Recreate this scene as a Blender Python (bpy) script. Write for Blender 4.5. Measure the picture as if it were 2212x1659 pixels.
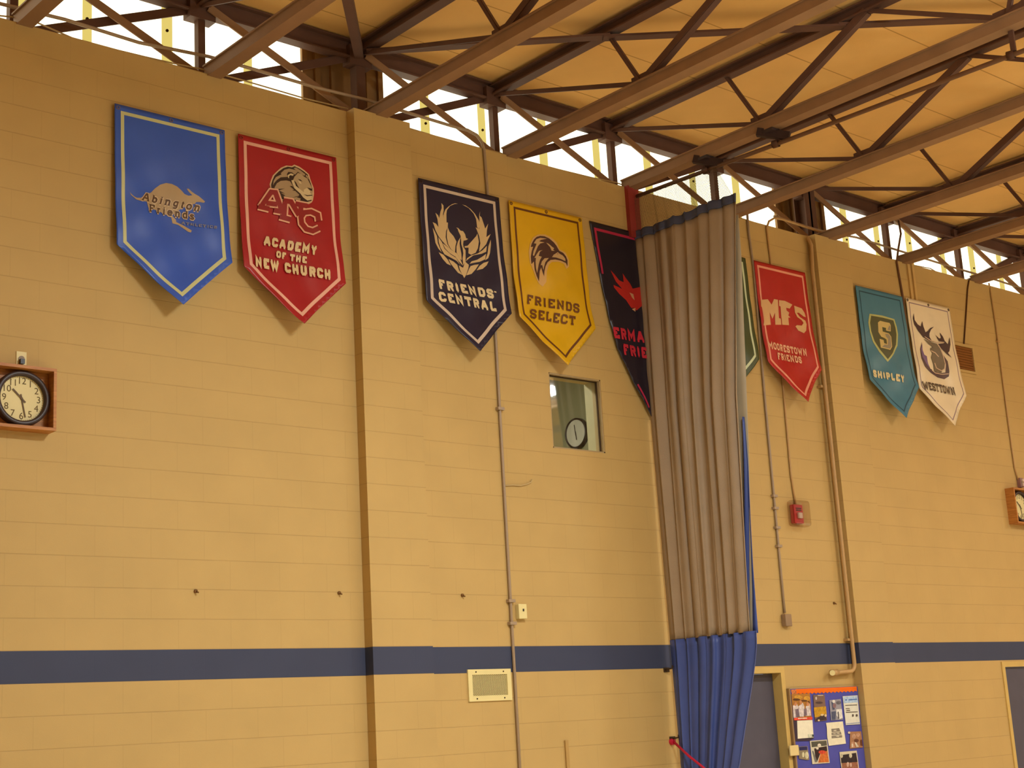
import bpy, bmesh, math, random
from mathutils import Vector, Matrix
from mathutils.geometry import tessellate_polygon
random.seed(7)
for o in list(bpy.data.objects): bpy.data.objects.remove(o)
SC = bpy.context.scene
COL = SC.collection
PI = math.pi

# ------------------------------------------------------------------ camera
IW, IH = 2212.0, 1659.0
CD, CZ, YAW, PITCH, ROLL, FPX = 9.22845, 1.77019, 0.728393, 0.226829, -0.058226, 3249.82
_cy, _sy, _cp, _sp = math.cos(YAW), math.sin(YAW), math.cos(PITCH), math.sin(PITCH)
FWD = Vector((_sy*_cp, _cy*_cp, _sp))
_r = Vector((_cy, -_sy, 0)); _u = _r.cross(FWD)
RIGHT = _r*math.cos(ROLL) + _u*math.sin(ROLL)
UP = -_r*math.sin(ROLL) + _u*math.cos(ROLL)
EYE = Vector((0, -CD, CZ))
cam = bpy.data.objects.new('camera', bpy.data.cameras.new('camera'))
COL.objects.link(cam)
cam.matrix_world = Matrix(((RIGHT.x, UP.x, -FWD.x, EYE.x), (RIGHT.y, UP.y, -FWD.y, EYE.y), (RIGHT.z, UP.z, -FWD.z, EYE.z), (0, 0, 0, 1)))
cam.data.sensor_width = 36.0
cam.data.lens = 36.0*FPX/IW
cam.data.clip_end = 200
SC.camera = cam

# ------------------------------------------------------------------ light and exposure
SC.view_settings.view_transform = 'Standard'
SC.view_settings.look = 'None'
SC.view_settings.exposure = 0.0
SC.view_settings.gamma = 1.0
SC.view_settings.use_curve_mapping = False
wd = bpy.data.worlds.new('daylight'); SC.world = wd; wd.use_nodes = True
wd.node_tree.nodes['Background'].inputs[0].default_value = (0.75, 0.85, 1.0, 1)
wd.node_tree.nodes['Background'].inputs[1].default_value = 0.6
def lamp(x, y, z, sx, sy, power, col=(0.86, 0.965, 1.0), tilt=0.0):
    d = bpy.data.lights.new('lamp_or_fill', 'AREA'); d.shape = 'RECTANGLE'
    d.size, d.size_y = sx, sy; d.energy = power; d.color = col
    o = bpy.data.objects.new('lamp_or_fill', d); COL.objects.link(o)
    o.location = (x, y, z); o.rotation_euler = (tilt, 0, 0)
    return o
LP = 440.0
for lx, k in ((6.2, 1.10), (14.0, 0.42), (21.0, 0.58)):
    lamp(lx, -6.2, 6.5, 1.3, 0.8, LP*k)
    lamp(lx, -12.5, 6.5, 1.6, 1.0, LP*0.68)
    lamp(lx+1.0, -7.6, 5.7, 1.4, 0.8, LP*0.62, tilt=PI)  # upward fill light, added to brighten the ceiling

# pixel of the photograph -> point on a plane of the room
def ray(u, v):
    return FWD + RIGHT*((u-IW/2)/FPX) - UP*((v-IH/2)/FPX)
def hy(u, v, y=0.0):
    d = ray(u, v); return EYE + d*((y-EYE.y)/d.y)
def hx(u, v, x):
    d = ray(u, v); return EYE + d*((x-EYE.x)/d.x)
def hz(u, v, z):
    d = ray(u, v); return EYE + d*((z-EYE.z)/d.z)

# ------------------------------------------------------------------ materials
def lin(c):
    f = lambda s: s/12.92 if s <= 0.04045 else ((s+0.055)/1.055)**2.4
    return tuple(f(x/255.0) for x in c)+(1.0,)
MATS = {}
def mat(name, rgb, rough=0.6, spec=0.3, var=0.06, vscale=6.0, bump=0.0, bscale=40.0, metal=0.0, sheen=0.0, stretch=None):
    if name in MATS: return MATS[name]
    m = bpy.data.materials.new(name); m.use_nodes = True
    nt = m.node_tree; b = nt.nodes['Principled BSDF']
    b.inputs['Roughness'].default_value = rough
    b.inputs['Specular IOR Level'].default_value = spec
    b.inputs['Metallic'].default_value = metal
    c = lin(rgb)
    tc = nt.nodes.new('ShaderNodeTexCoord'); mp = nt.nodes.new('ShaderNodeMapping')
    nt.links.new(tc.outputs['Object'], mp.inputs[0])
    if stretch: mp.inputs['Scale'].default_value = stretch
    n = nt.nodes.new('ShaderNodeTexNoise'); n.inputs['Scale'].default_value = vscale; n.inputs['Detail'].default_value = 4
    nt.links.new(mp.outputs[0], n.inputs[0])
    r = nt.nodes.new('ShaderNodeValToRGB')
    r.color_ramp.elements[0].position = 0.3; r.color_ramp.elements[1].position = 0.7
    r.color_ramp.elements[0].color = tuple(max(0, x*(1-var)) for x in c[:3])+(1,)
    r.color_ramp.elements[1].color = tuple(min(1, x*(1+var)) for x in c[:3])+(1,)
    nt.links.new(n.outputs[0], r.inputs[0]); nt.links.new(r.outputs[0], b.inputs['Base Color'])
    if bump:
        n2 = nt.nodes.new('ShaderNodeTexNoise'); n2.inputs['Scale'].default_value = bscale
        nt.links.new(mp.outputs[0], n2.inputs[0])
        bp = nt.nodes.new('ShaderNodeBump'); bp.inputs['Strength'].default_value = bump; bp.inputs['Distance'].default_value = 0.01
        nt.links.new(n2.outputs[0], bp.inputs['Height']); nt.links.new(bp.outputs[0], b.inputs['Normal'])
    MATS[name] = m; return m
def emit(name, rgb, strength, var=0.0):
    m = bpy.data.materials.new(name); m.use_nodes = True; nt = m.node_tree
    nt.nodes.remove(nt.nodes['Principled BSDF'])
    e = nt.nodes.new('ShaderNodeEmission'); e.inputs[1].default_value = strength
    tc = nt.nodes.new('ShaderNodeTexCoord'); n = nt.nodes.new('ShaderNodeTexNoise'); n.inputs['Scale'].default_value = 1.5
    nt.links.new(tc.outputs['Object'], n.inputs[0])
    r = nt.nodes.new('ShaderNodeValToRGB'); c = lin(rgb)
    r.color_ramp.elements[0].color = tuple(x*(1-var) for x in c[:3])+(1,); r.color_ramp.elements[1].color = c
    nt.links.new(n.outputs[0], r.inputs[0]); nt.links.new(r.outputs[0], e.inputs[0])
    nt.links.new(e.outputs[0], nt.nodes['Material Output'].inputs[0])
    MATS[name] = m; return m
def glass(name, gloss=0.08, tint=(1, 1, 1, 1)):
    m = bpy.data.materials.new(name); m.use_nodes = True; nt = m.node_tree
    nt.nodes.remove(nt.nodes['Principled BSDF'])
    t = nt.nodes.new('ShaderNodeBsdfTransparent'); t.inputs[0].default_value = tint
    g = nt.nodes.new('ShaderNodeBsdfGlossy'); g.inputs['Roughness'].default_value = 0.03
    mx = nt.nodes.new('ShaderNodeMixShader'); mx.inputs[0].default_value = gloss
    nt.links.new(t.outputs[0], mx.inputs[1]); nt.links.new(g.outputs[0], mx.inputs[2])
    nt.links.new(mx.outputs[0], nt.nodes['Material Output'].inputs[0])
    MATS[name] = m; return m

WALL_RGB = (197, 163, 101)
def wall_material(name, rgb, stripe=True):
    m = bpy.data.materials.new(name); m.use_nodes = True; nt = m.node_tree; L = nt.links.new
    b = nt.nodes['Principled BSDF']; b.inputs['Roughness'].default_value = 0.62; b.inputs['Specular IOR Level'].default_value = 0.25
    geo = nt.nodes.new('ShaderNodeNewGeometry'); sp = nt.nodes.new('ShaderNodeSeparateXYZ'); L(geo.outputs['Position'], sp.inputs[0])
    ad = nt.nodes.new('ShaderNodeMath'); ad.operation = 'ADD'; L(sp.outputs[0], ad.inputs[0]); L(sp.outputs[1], ad.inputs[1])
    cb = nt.nodes.new('ShaderNodeCombineXYZ'); L(ad.outputs[0], cb.inputs[0]); L(sp.outputs[2], cb.inputs[1])
    def brick(w, off):
        k = nt.nodes.new('ShaderNodeTexBrick'); k.offset = off
        k.inputs['Scale'].default_value = 1.0; k.inputs['Brick Width'].default_value = w
        k.inputs['Row Height'].default_value = 0.2032; k.inputs['Mortar Size'].default_value = 0.0045
        k.inputs['Mortar Smooth'].default_value = 0.7
        k.inputs['Color1'].default_value = (0, 0, 0, 1); k.inputs['Color2'].default_value = (0, 0, 0, 1); k.inputs['Mortar'].default_value = (1, 1, 1, 1)
        L(cb.outputs[0], k.inputs[0]); return k
    k1, k2 = brick(0.4064, 0.5), brick(400.0, 0.0)
    n = nt.nodes.new('ShaderNodeTexNoise'); n.inputs['Scale'].default_value = 2.2; n.inputs['Detail'].default_value = 5
    L(geo.outputs['Position'], n.inputs[0])
    n3 = nt.nodes.new('ShaderNodeTexNoise'); n3.inputs['Scale'].default_value = 3.1; L(geo.outputs['Position'], n3.inputs[0])
    r = nt.nodes.new('ShaderNodeValToRGB'); c = lin(rgb)
    r.color_ramp.elements[0].position = 0.3; r.color_ramp.elements[1].position = 0.7
    r.color_ramp.elements[0].color = tuple(x*0.955 for x in c[:3])+(1,); r.color_ramp.elements[1].color = tuple(x*1.03 for x in c[:3])+(1,)
    L(n.outputs[0], r.inputs[0])
    # faint joint staining, broken up
    mk = nt.nodes.new('ShaderNodeMath'); mk.operation = 'MULTIPLY'; L(k2.outputs['Color'], mk.inputs[0]); L(n3.outputs[0], mk.inputs[1])
    mk2 = nt.nodes.new('ShaderNodeMath'); mk2.operation = 'MULTIPLY'; mk2.inputs[1].default_value = 0.24; L(mk.outputs[0], mk2.inputs[0])
    mk3 = nt.nodes.new('ShaderNodeMath'); mk3.operation = 'MULTIPLY_ADD'; mk3.inputs[1].default_value = 0.06; L(k1.outputs['Color'], mk3.inputs[0]); L(mk2.outputs[0], mk3.inputs[2])
    mx = nt.nodes.new('ShaderNodeMixRGB'); L(mk3.outputs[0], mx.inputs[0]); L(r.outputs[0], mx.inputs[1]); mx.inputs[2].default_value = lin((92, 62, 28))
    out = mx
    if stripe:
        g1 = nt.nodes.new('ShaderNodeMath'); g1.operation = 'GREATER_THAN'; g1.inputs[1].default_value = 2.2352; L(sp.outputs[2], g1.inputs[0])
        g2 = nt.nodes.new('ShaderNodeMath'); g2.operation = 'LESS_THAN'; g2.inputs[1].default_value = 2.4384; L(sp.outputs[2], g2.inputs[0])
        ml = nt.nodes.new('ShaderNodeMath'); ml.operation = 'MULTIPLY'; L(g1.outputs[0], ml.inputs[0]); L(g2.outputs[0], ml.inputs[1])
        m2 = nt.nodes.new('ShaderNodeMixRGB'); L(ml.outputs[0], m2.inputs[0]); L(mx.outputs[0], m2.inputs[1])
        rr = nt.nodes.new('ShaderNodeValToRGB'); cc = lin((63, 68, 90))
        rr.color_ramp.elements[0].color = tuple(x*0.88 for x in cc[:3])+(1,); rr.color_ramp.elements[1].color = tuple(x*1.12 for x in cc[:3])+(1,)
        L(n.outputs[0], rr.inputs[0]); L(rr.outputs[0], m2.inputs[2]); out = m2
    L(out.outputs[0], b.inputs['Base Color'])
    hgt = nt.nodes.new('ShaderNodeMath'); hgt.operation = 'MULTIPLY_ADD'; hgt.inputs[1].default_value = 0.25
    L(k1.outputs['Color'], hgt.inputs[0]); L(k2.outputs['Color'], hgt.inputs[2])
    nf = nt.nodes.new('ShaderNodeTexNoise'); nf.inputs['Scale'].default_value = 90; L(geo.outputs['Position'], nf.inputs[0])
    h2 = nt.nodes.new('ShaderNodeMath'); h2.operation = 'MULTIPLY_ADD'; h2.inputs[1].default_value = -0.25; L(nf.outputs[0], h2.inputs[0]); L(hgt.outputs[0], h2.inputs[2])
    bp = nt.nodes.new('ShaderNodeBump'); bp.invert = True; bp.inputs['Strength'].default_value = 0.32; bp.inputs['Distance'].default_value = 0.004
    L(h2.outputs[0], bp.inputs['Height']); L(bp.outputs[0], b.inputs['Normal'])
    MATS[name] = m; return m
M_WALL = wall_material('painted_block', WALL_RGB)

def ceiling_material():
    m = bpy.data.materials.new('ceiling_deck'); m.use_nodes = True; nt = m.node_tree; L = nt.links.new
    b = nt.nodes['Principled BSDF']; b.inputs['Roughness'].default_value = 0.9; b.inputs['Specular IOR Level'].default_value = 0.1
    geo = nt.nodes.new('ShaderNodeNewGeometry'); sp = nt.nodes.new('ShaderNodeSeparateXYZ'); L(geo.outputs['Position'], sp.inputs[0])
    cb = nt.nodes.new('ShaderNodeCombineXYZ'); L(sp.outputs[0], cb.inputs[0])
    ay = nt.nodes.new('ShaderNodeMath'); ay.operation = 'ADD'; ay.inputs[1].default_value = 0.10; L(sp.outputs[1], ay.inputs[0]); L(ay.outputs[0], cb.inputs[1])
    k = nt.nodes.new('ShaderNodeTexBrick'); k.offset = 0.0
    k.inputs['Scale'].default_value = 1.0; k.inputs['Brick Width'].default_value = 300.0; k.inputs['Row Height'].default_value = 0.82
    k.inputs['Mortar Size'].default_value = 0.007; k.inputs['Mortar Smooth'].default_value = 0.3
    L(cb.outputs[0], k.inputs[0])
    n = nt.nodes.new('ShaderNodeTexNoise'); n.inputs['Scale'].default_value = 1.6; n.inputs['Detail'].default_value = 6; L(geo.outputs['Position'], n.inputs[0])
    r = nt.nodes.new('ShaderNodeValToRGB'); c = lin((232, 182, 108))
    r.color_ramp.elements[0].position = .3; r.color_ramp.elements[1].position = .7
    r.color_ramp.elements[0].color = tuple(x*.93 for x in c[:3])+(1,); r.color_ramp.elements[1].color = tuple(x*1.05 for x in c[:3])+(1,)
    L(n.outputs[0], r.inputs[0]); L(r.outputs[0], k.inputs['Color1']); L(r.outputs[0], k.inputs['Color2'])
    k.inputs['Mortar'].default_value = lin((186, 138, 74))
    L(k.outputs['Color'], b.inputs['Base Color'])
    nf = nt.nodes.new('ShaderNodeTexNoise'); nf.inputs['Scale'].default_value = 60; L(geo.outputs['Position'], nf.inputs[0])
    bp = nt.nodes.new('ShaderNodeBump'); bp.inputs['Strength'].default_value = 0.2; bp.inputs['Distance'].default_value = 0.005
    L(nf.outputs[0], bp.inputs['Height']); L(bp.outputs[0], b.inputs['Normal'])
    return m

def wood_material(name, a, c2, scale=6.0, rough=0.45, stretch=(1, 1, 12)):
    m = bpy.data.materials.new(name); m.use_nodes = True; nt = m.node_tree; L = nt.links.new
    b = nt.nodes['Principled BSDF']; b.inputs['Roughness'].default_value = rough; b.inputs['Specular IOR Level'].default_value = 0.3
    tc = nt.nodes.new('ShaderNodeTexCoord'); mp = nt.nodes.new('ShaderNodeMapping'); mp.inputs['Scale'].default_value = stretch
    L(tc.outputs['Object'], mp.inputs[0])
    n = nt.nodes.new('ShaderNodeTexNoise'); n.inputs['Scale'].default_value = scale; n.inputs['Detail'].default_value = 6; n.inputs['Distortion'].default_value = 0.6
    L(mp.outputs[0], n.inputs[0])
    r = nt.nodes.new('ShaderNodeValToRGB'); r.color_ramp.elements[0].color = lin(a); r.color_ramp.elements[1].color = lin(c2)
    r.color_ramp.elements[0].position = .3; r.color_ramp.elements[1].position = .7
    L(n.outputs[0], r.inputs[0]); L(r.outputs[0], b.inputs['Base Color'])
    MATS[name] = m; return m

M_STEEL = mat('brown_steel', (150, 114, 82), 0.55, 0.18, 0.10, 4.0)
M_STEELD = mat('dark_brown_steel', (100, 70, 56), 0.55, 0.18, 0.10, 4.0)
M_RUST = mat('rust_red_steel', (112, 78, 54), 0.55, 0.3, 0.10, 6.0)
M_COND = mat('painted_conduit', (190, 150, 96), 0.45, 0.4, 0.05, 6.0)
M_CONDG = mat('grey_conduit', (165, 140, 112), 0.42, 0.45, 0.06, 6.0)
M_CABLE = mat('pale_cable', (196, 170, 120), 0.5, 0.3, 0.05)
M_BLACK = mat('black_plastic', (36, 28, 26), 0.4, 0.4)
M_CREAM = mat('cream_enamel', (232, 214, 150), 0.45, 0.35, 0.03)
M_DARK = mat('dark_void', (70, 52, 34), 0.8, 0.1)
M_WOOD = wood_material('orange_oak', (166, 102, 44), (204, 138, 66))

# ------------------------------------------------------------------ mesh helpers
class MB:
    def __init__(s): s.b = bmesh.new(); s.mi = 0
    def face(s, pts):
        vs = [s.b.verts.new(Vector(p)) for p in pts]
        f = s.b.faces.new(vs); f.material_index = s.mi; return f
    def box(s, a, c):
        x0, y0, z0 = a; x1, y1, z1 = c
        v = [s.b.verts.new((x, y, z)) for z in (z0, z1) for y in (y0, y1) for x in (x0, x1)]
        for q in ((0, 2, 3, 1), (4, 5, 7, 6), (0, 1, 5, 4), (2, 6, 7, 3), (0, 4, 6, 2), (1, 3, 7, 5)):
            f = s.b.faces.new([v[i] for i in q]); f.material_index = s.mi
        return s
    def beam(s, p, q, w, h, up=(0, 0, 1)):
        p, q = Vector(p), Vector(q); d = (q-p).normalized(); u = Vector(up)
        if abs(d.dot(u)) > 0.98: u = Vector((0, 1, 0))
        r = d.cross(u).normalized(); u = r.cross(d).normalized()
        R = [p+r*a+u*b2 for a, b2 in ((-w/2, -h/2), (w/2, -h/2), (w/2, h/2), (-w/2, h/2))]
        S = [x+(q-p) for x in R]
        va = [s.b.verts.new(x) for x in R]; vb = [s.b.verts.new(x) for x in S]
        fs = [s.b.faces.new(va[::-1]), s.b.faces.new(vb)]
        for i in range(4): fs.append(s.b.faces.new((va[i], va[(i+1) % 4], vb[(i+1) % 4], vb[i])))
        for f in fs: f.material_index = s.mi
        return s
    def ibeam(s, p, q, w, h, t=0.014, web=0.012):
        p, q = Vector(p), Vector(q); d = (q-p).normalized(); r = d.cross(Vector((0, 0, 1))).normalized(); u = r.cross(d)
        s.beam(p+u*(h/2-t/2), q+u*(h/2-t/2), w, t); s.beam(p-u*(h/2-t/2), q-u*(h/2-t/2), w, t)
        s.beam(p, q, web, h-2*t); return s
    def angle(s, p, q, w, t=0.008, up=(0, 0, 1), flip=1):
        p, q = Vector(p), Vector(q); d = (q-p).normalized(); u = Vector(up)
        if abs(d.dot(u)) > .98: u = Vector((0, 1, 0))
        r = d.cross(u).normalized(); u = r.cross(d)
        s.beam(p-u*(w/2), q-u*(w/2), w, t, u); s.beam(p+r*(flip*w/2), q+r*(flip*w/2), t, w, u); return s
    def tube(s, pts, r, n=10, caps=True):
        pts = [Vector(p) for p in pts]; rings = []
        prev = None
        for i, p in enumerate(pts):
            if i == 0: d = pts[1]-p
            elif i == len(pts)-1: d = p-pts[i-1]
            else: d = (pts[i+1]-p).normalized()+(p-pts[i-1]).normalized()
            d.normalize()
            if prev is None:
                a = Vector((0, 0, 1)) if abs(d.z) < 0.9 else Vector((0, 1, 0))
                a = (a-d*a.dot(d)).normalized()
            else: a = (prev-d*prev.dot(d)).normalized()
            prev = a; c = d.cross(a)
            rings.append([s.b.verts.new(p+(a*math.cos(k*2*PI/n)+c*math.sin(k*2*PI/n))*r) for k in range(n)])
        for A, B in zip(rings, rings[1:]):
            for k in range(n):
                f = s.b.faces.new((A[k], A[(k+1) % n], B[(k+1) % n], B[k])); f.smooth = True; f.material_index = s.mi
        if caps:
            s.b.faces.new(rings[0][::-1]).material_index = s.mi; s.b.faces.new(rings[-1]).material_index = s.mi
        return s
    def disc(s, c, r, axis_y0, axis_y1, n=40, r2=None):
        # cylinder along y from y0 (back) to y1 (front), front radius r2
        r2 = r if r2 is None else r2
        A = [s.b.verts.new((c[0]+r*math.cos(k*2*PI/n), axis_y0, c[1]+r*math.sin(k*2*PI/n))) for k in range(n)]
        B = [s.b.verts.new((c[0]+r2*math.cos(k*2*PI/n), axis_y1, c[1]+r2*math.sin(k*2*PI/n))) for k in range(n)]
        s.b.faces.new(A).material_index = s.mi; s.b.faces.new(B[::-1]).material_index = s.mi
        for k in range(n):
            f = s.b.faces.new((A[k], B[k], B[(k+1) % n], A[(k+1) % n])); f.material_index = s.mi
        return s
    def ring(s, c, ro, ri, y0, y1, n=48):
        prof = [(ro, y0), (ro, y1+0.006), (ro-0.006, y1), (ri+0.006, y1), (ri, y1+0.008), (ri, y0)]
        R = [[s.b.verts.new((c[0]+r*math.cos(k*2*PI/n), y, c[1]+r*math.sin(k*2*PI/n))) for r, y in prof] for k in range(n)]
        for k in range(n):
            for j in range(len(prof)-1):
                f = s.b.faces.new((R[k][j], R[(k+1) % n][j], R[(k+1) % n][j+1], R[k][j+1])); f.material_index = s.mi; f.smooth = True
        return s
    def prism(s, poly, y0, y1):
        A = [s.b.verts.new((x, y0, z)) for x, z in poly]; B = [s.b.verts.new((x, y1, z)) for x, z in poly]
        tri = tessellate_polygon([[Vector((x, z, 0)) for x, z in poly]])
        for t in tri:
            s.b.faces.new([A[i] for i in t]).material_index = s.mi; s.b.faces.new([B[i] for i in t][::-1]).material_index = s.mi
        n = len(poly)
        for i in range(n): s.b.faces.new((A[i], A[(i+1) % n], B[(i+1) % n], B[i])).material_index = s.mi
        return s

ROOTLOC = {}
def tag(o, label=None, cat=None, group=None, kind=None):
    if label: o['label'] = label
    if cat: o['category'] = cat
    if group: o['group'] = group
    if kind: o['kind'] = kind
    return o
def thing(name, loc, label, cat, group=None):
    o = bpy.data.objects.new(name, None); COL.objects.link(o); o.location = loc; o.empty_display_size = 0.1
    ROOTLOC[o.name] = Vector(loc); return tag(o, label, cat, group)
def obj(name, mb, mats, parent=None, origin=None, normals=True, bevel=0.0):
    b = mb.b if isinstance(mb, MB) else mb
    L = ROOTLOC[parent.name] if parent is not None else (Vector(origin) if origin is not None else Vector((0, 0, 0)))
    bmesh.ops.translate(b, vec=-L, verts=b.verts)
    if normals: bmesh.ops.recalc_face_normals(b, faces=b.faces)
    me = bpy.data.meshes.new(name); b.to_mesh(me); b.free()
    for m in (mats if isinstance(mats, (list, tuple)) else [mats]): me.materials.append(m)
    o = bpy.data.objects.new(name, me); COL.objects.link(o)
    if parent is not None: o.parent = parent; ROOTLOC[o.name] = L
    else: o.location = L; ROOTLOC[o.name] = L
    if bevel:
        md = o.modifiers.new('bevel', 'BEVEL'); md.width = bevel; md.segments = 2; md.limit_method = 'ANGLE'
    return o
def struct(name, mb, m, parent=None, bevel=0.0, origin=None):
    o = obj(name, mb, m, parent, origin=origin, bevel=bevel)
    if parent is None: o['kind'] = 'structure'
    return o

# ------------------------------------------------------------------ the room
ZW = 6.7056           # top of the block wall: 33 courses
XL, XR, YF = -6.0, 27.0, -20.0
WT = 0.205
WIN = (8.661, 9.287, 4.112, 4.776)
DOOR1 = (10.47, 11.40, 0.0, 2.172)
DOOR2 = (15.30, 16.24, 0.0, 2.165)
def wall_grid(holes, x0, x1, z0, z1, y0, y1):
    xs = sorted({x0, x1, *[h[0] for h in holes], *[h[1] for h in holes]})
    zs = sorted({z0, z1, *[h[2] for h in holes], *[h[3] for h in holes]})
    b = bmesh.new()
    def inside(i, j):
        if i < 0 or j < 0 or i >= len(xs)-1 or j >= len(zs)-1: return False
        cx, cz = (xs[i]+xs[i+1])/2, (zs[j]+zs[j+1])/2
        return not any(h[0] < cx < h[1] and h[2] < cz < h[3] for h in holes)
    V = {}
    def v(i, j, y):
        k = (i, j, y)
        if k not in V: V[k] = b.verts.new((xs[i], y, zs[j]))
        return V[k]
    for i in range(len(xs)-1):
        for j in range(len(zs)-1):
            if not inside(i, j): continue
            b.faces.new((v(i, j, y0), v(i+1, j, y0), v(i+1, j+1, y0), v(i, j+1, y0)))
            b.faces.new((v(i, j, y1), v(i, j+1, y1), v(i+1, j+1, y1), v(i+1, j, y1)))
            for (di, dj, a, c) in ((-1, 0, (i, j), (i, j+1)), (1, 0, (i+1, j+1), (i+1, j)), (0, -1, (i+1, j), (i, j)), (0, 1, (i, j+1), (i+1, j+1))):
                if not inside(i+di, j+dj):
                    b.faces.new((v(*a, y0), v(*c, y0), v(*c, y1), v(*a, y1)))
    return b
struct('wall_back', wall_grid([WIN, DOOR1, DOOR2], XL, XR, 0, ZW, 0.0, WT), M_WALL)
struct('trim_11', MB().box((XL, WT+0.002, 6.25), (XR, 0.42, ZW)), M_WALL)
PIL = [(6.62, 7.182), (12.54, 13.118)]
for k, (a, c) in enumerate(PIL):
    # painted block pilaster, stepped once at the top of its wall side
    m = MB().box((a, -0.10, 0), (c, -0.0005, ZW-0.004))
    struct('trim_%d' % (k+1), m, M_WALL)
struct('floor', MB().box((XL, YF, -0.1), (XR, 0.0, 0.0)), wood_material('maple_floor', (212, 196, 166), (226, 212, 182), 3.0, 0.35, (1, 14, 1)))
ZC = 7.47
struct('ceiling', MB().box((XL, YF, ZC), (XR, 0.75, ZC+0.12)), ceiling_material())
M_PLAIN = wall_material('painted_block_plain', (196, 180, 150), True)
struct('wall_left', MB().box((XL-0.2, YF, 0), (XL, 0.75, ZC)), M_PLAIN)
struct('wall_right', MB().box((XR, YF, 0), (XR+0.2, 0.75, ZC)), M_PLAIN)
struct('wall_front', MB().box((XL, YF-0.2, 0), (XR, YF, ZC)), M_PLAIN)

# ---- clerestory of bright translucent panels
YG = 0.46
M_PANEL = emit('translucent_panel', (255, 250, 218), 2.3, 0.03)
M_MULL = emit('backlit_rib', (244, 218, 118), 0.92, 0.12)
M_MULD = mat('yellow_rib', (214, 180, 96), 0.5, 0.3)
bays = [('window_1', XL, 6.50), ('window_2', 7.33, 12.62), ('window_3', 13.50, XR)]
ribs = {'window_1': [4.10, 4.60, 5.26, 5.98], 'window_2': [7.78, 8.44, 9.19, 9.90, 10.62, 11.29, 11.98], 'window_3': [13.86, 14.48, 15.13, 15.83, 16.50, 17.15, 17.8, 18.5]}
for nm, a, c in bays:
    w = struct(nm, MB().box((a, YG, 6.60), (c, YG+0.03, ZC)), M_PANEL)
    for i, x in enumerate(ribs[nm]):
        wd_ = 0.075 if i % 2 == 0 else 0.06
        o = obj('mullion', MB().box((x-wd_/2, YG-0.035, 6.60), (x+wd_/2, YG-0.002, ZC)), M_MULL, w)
        s_ = obj('bolt', MB().disc((x-0.01, 7.02 + 0.09*(i % 3)), 0.012, YG-0.035, YG-0.045, 10), M_DARK, o)
# brown cladding around the pilaster columns
M_CLAD = mat('brown_cladding', (150, 112, 66), 0.55, 0.3, 0.12, 3.0)
for k, (a, c) in enumerate(((6.50, 7.33), (12.62, 13.50))):
    m = MB().box((a, YG, 6.60), (c, YG+0.03, ZC))
    t = struct('trim_%d' % (k+3), m, M_CLAD)
    for x, w_ in ((a+0.02, 0.045), (a+0.15, 0.05), (a+0.30, 0.03), (c-0.16, 0.04), (c-0.03, 0.05)):
        obj('rib', MB().box((x-w_/2, YG-0.03, 6.60), (x+w_/2, YG-0.001, ZC)), M_CLAD, t)

# ------------------------------------------------------------------ roof steel
TA = 1.484; TX = lambda i: 3.93 + TA*i
TY = [0.21, -1.28, -2.80, -4.20, -5.60, -7.0, -8.4]
BY = [-1.616, -4.0, -6.4]
ZT, ZB = 7.385, 6.745
truss_labels = [
 'brown steel roof truss at the far left, nearest the left wooden clock',
 'brown steel roof truss meeting the wall above the right edge of the royal blue banner',
 'brown steel roof truss resting on the left pilaster beside the red lion banner',
 'brown steel roof truss meeting the wall between the navy phoenix banner and the yellow banner',
 'brown steel roof truss running directly above the grey divider curtain',
 'brown steel roof truss just right of the divider curtain, left of the right pilaster',
 'brown steel roof truss resting on the right pilaster beside the small red banner',
 'brown steel roof truss meeting the wall above the gap between teal and white banners',
 'brown steel roof truss meeting the wall right of the white moose banner',
 'brown steel roof truss at the far right corner, above the right wooden clock']
for i in range(10):
    x = TX(i); dz = 0.0
    t = thing('roof_truss', (x, 0.21, ZB), truss_labels[i], 'roof truss', 'roof trusses crossing the ceiling')
    obj('top_chord', MB().ibeam((x, 0.27, ZT), (x, -9.0, ZT), 0.10, 0.10), M_STEELD, t)
    obj('bottom_chord', MB().beam((x, 0.05, ZB-0.012), (x, -9.0, ZB-0.012), 0.115, 0.085).beam((x, 0.05, ZB+0.036), (x, -9.0, ZB+0.036), 0.145, 0.012), M_STEEL, t)
    obj('bearing_plate', MB().box((x-0.10, 0.03, ZW), (x+0.10, 0.34, ZW+0.012)), M_STEELD, t)
    def web(nm, p, q, w): obj(nm, MB().angle(p, q, w, 0.012, up=(1, 0, 0)), M_STEELD, t)
    zt_, zb_ = ZT-0.035, ZB+0.03
    for k, by in enumerate(BY):
        B = (x, by, zb_)
        if k == 0: web('diagonal', (x, 0.18, zt_), B, 0.034)
        else: web('diagonal', (x, TY[2*k], zt_), B, 0.034)
        web('hanger', (x, TY[2*k+1], zt_), B, 0.027)
        web('diagonal', (x, TY[2*k+2], zt_), B, 0.06)
        obj('gusset_plate', MB().prism([(by-0.12, ZB), (by+0.12, ZB), (by+0.08, ZB+0.13), (by-0.08, ZB+0.13)], -0.008, 0.008) if False else
            MB().box((x-0.008, by-0.11, ZB-0.02), (x+0.008, by+0.11, ZB+0.12)), M_STEELD, t)
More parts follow.
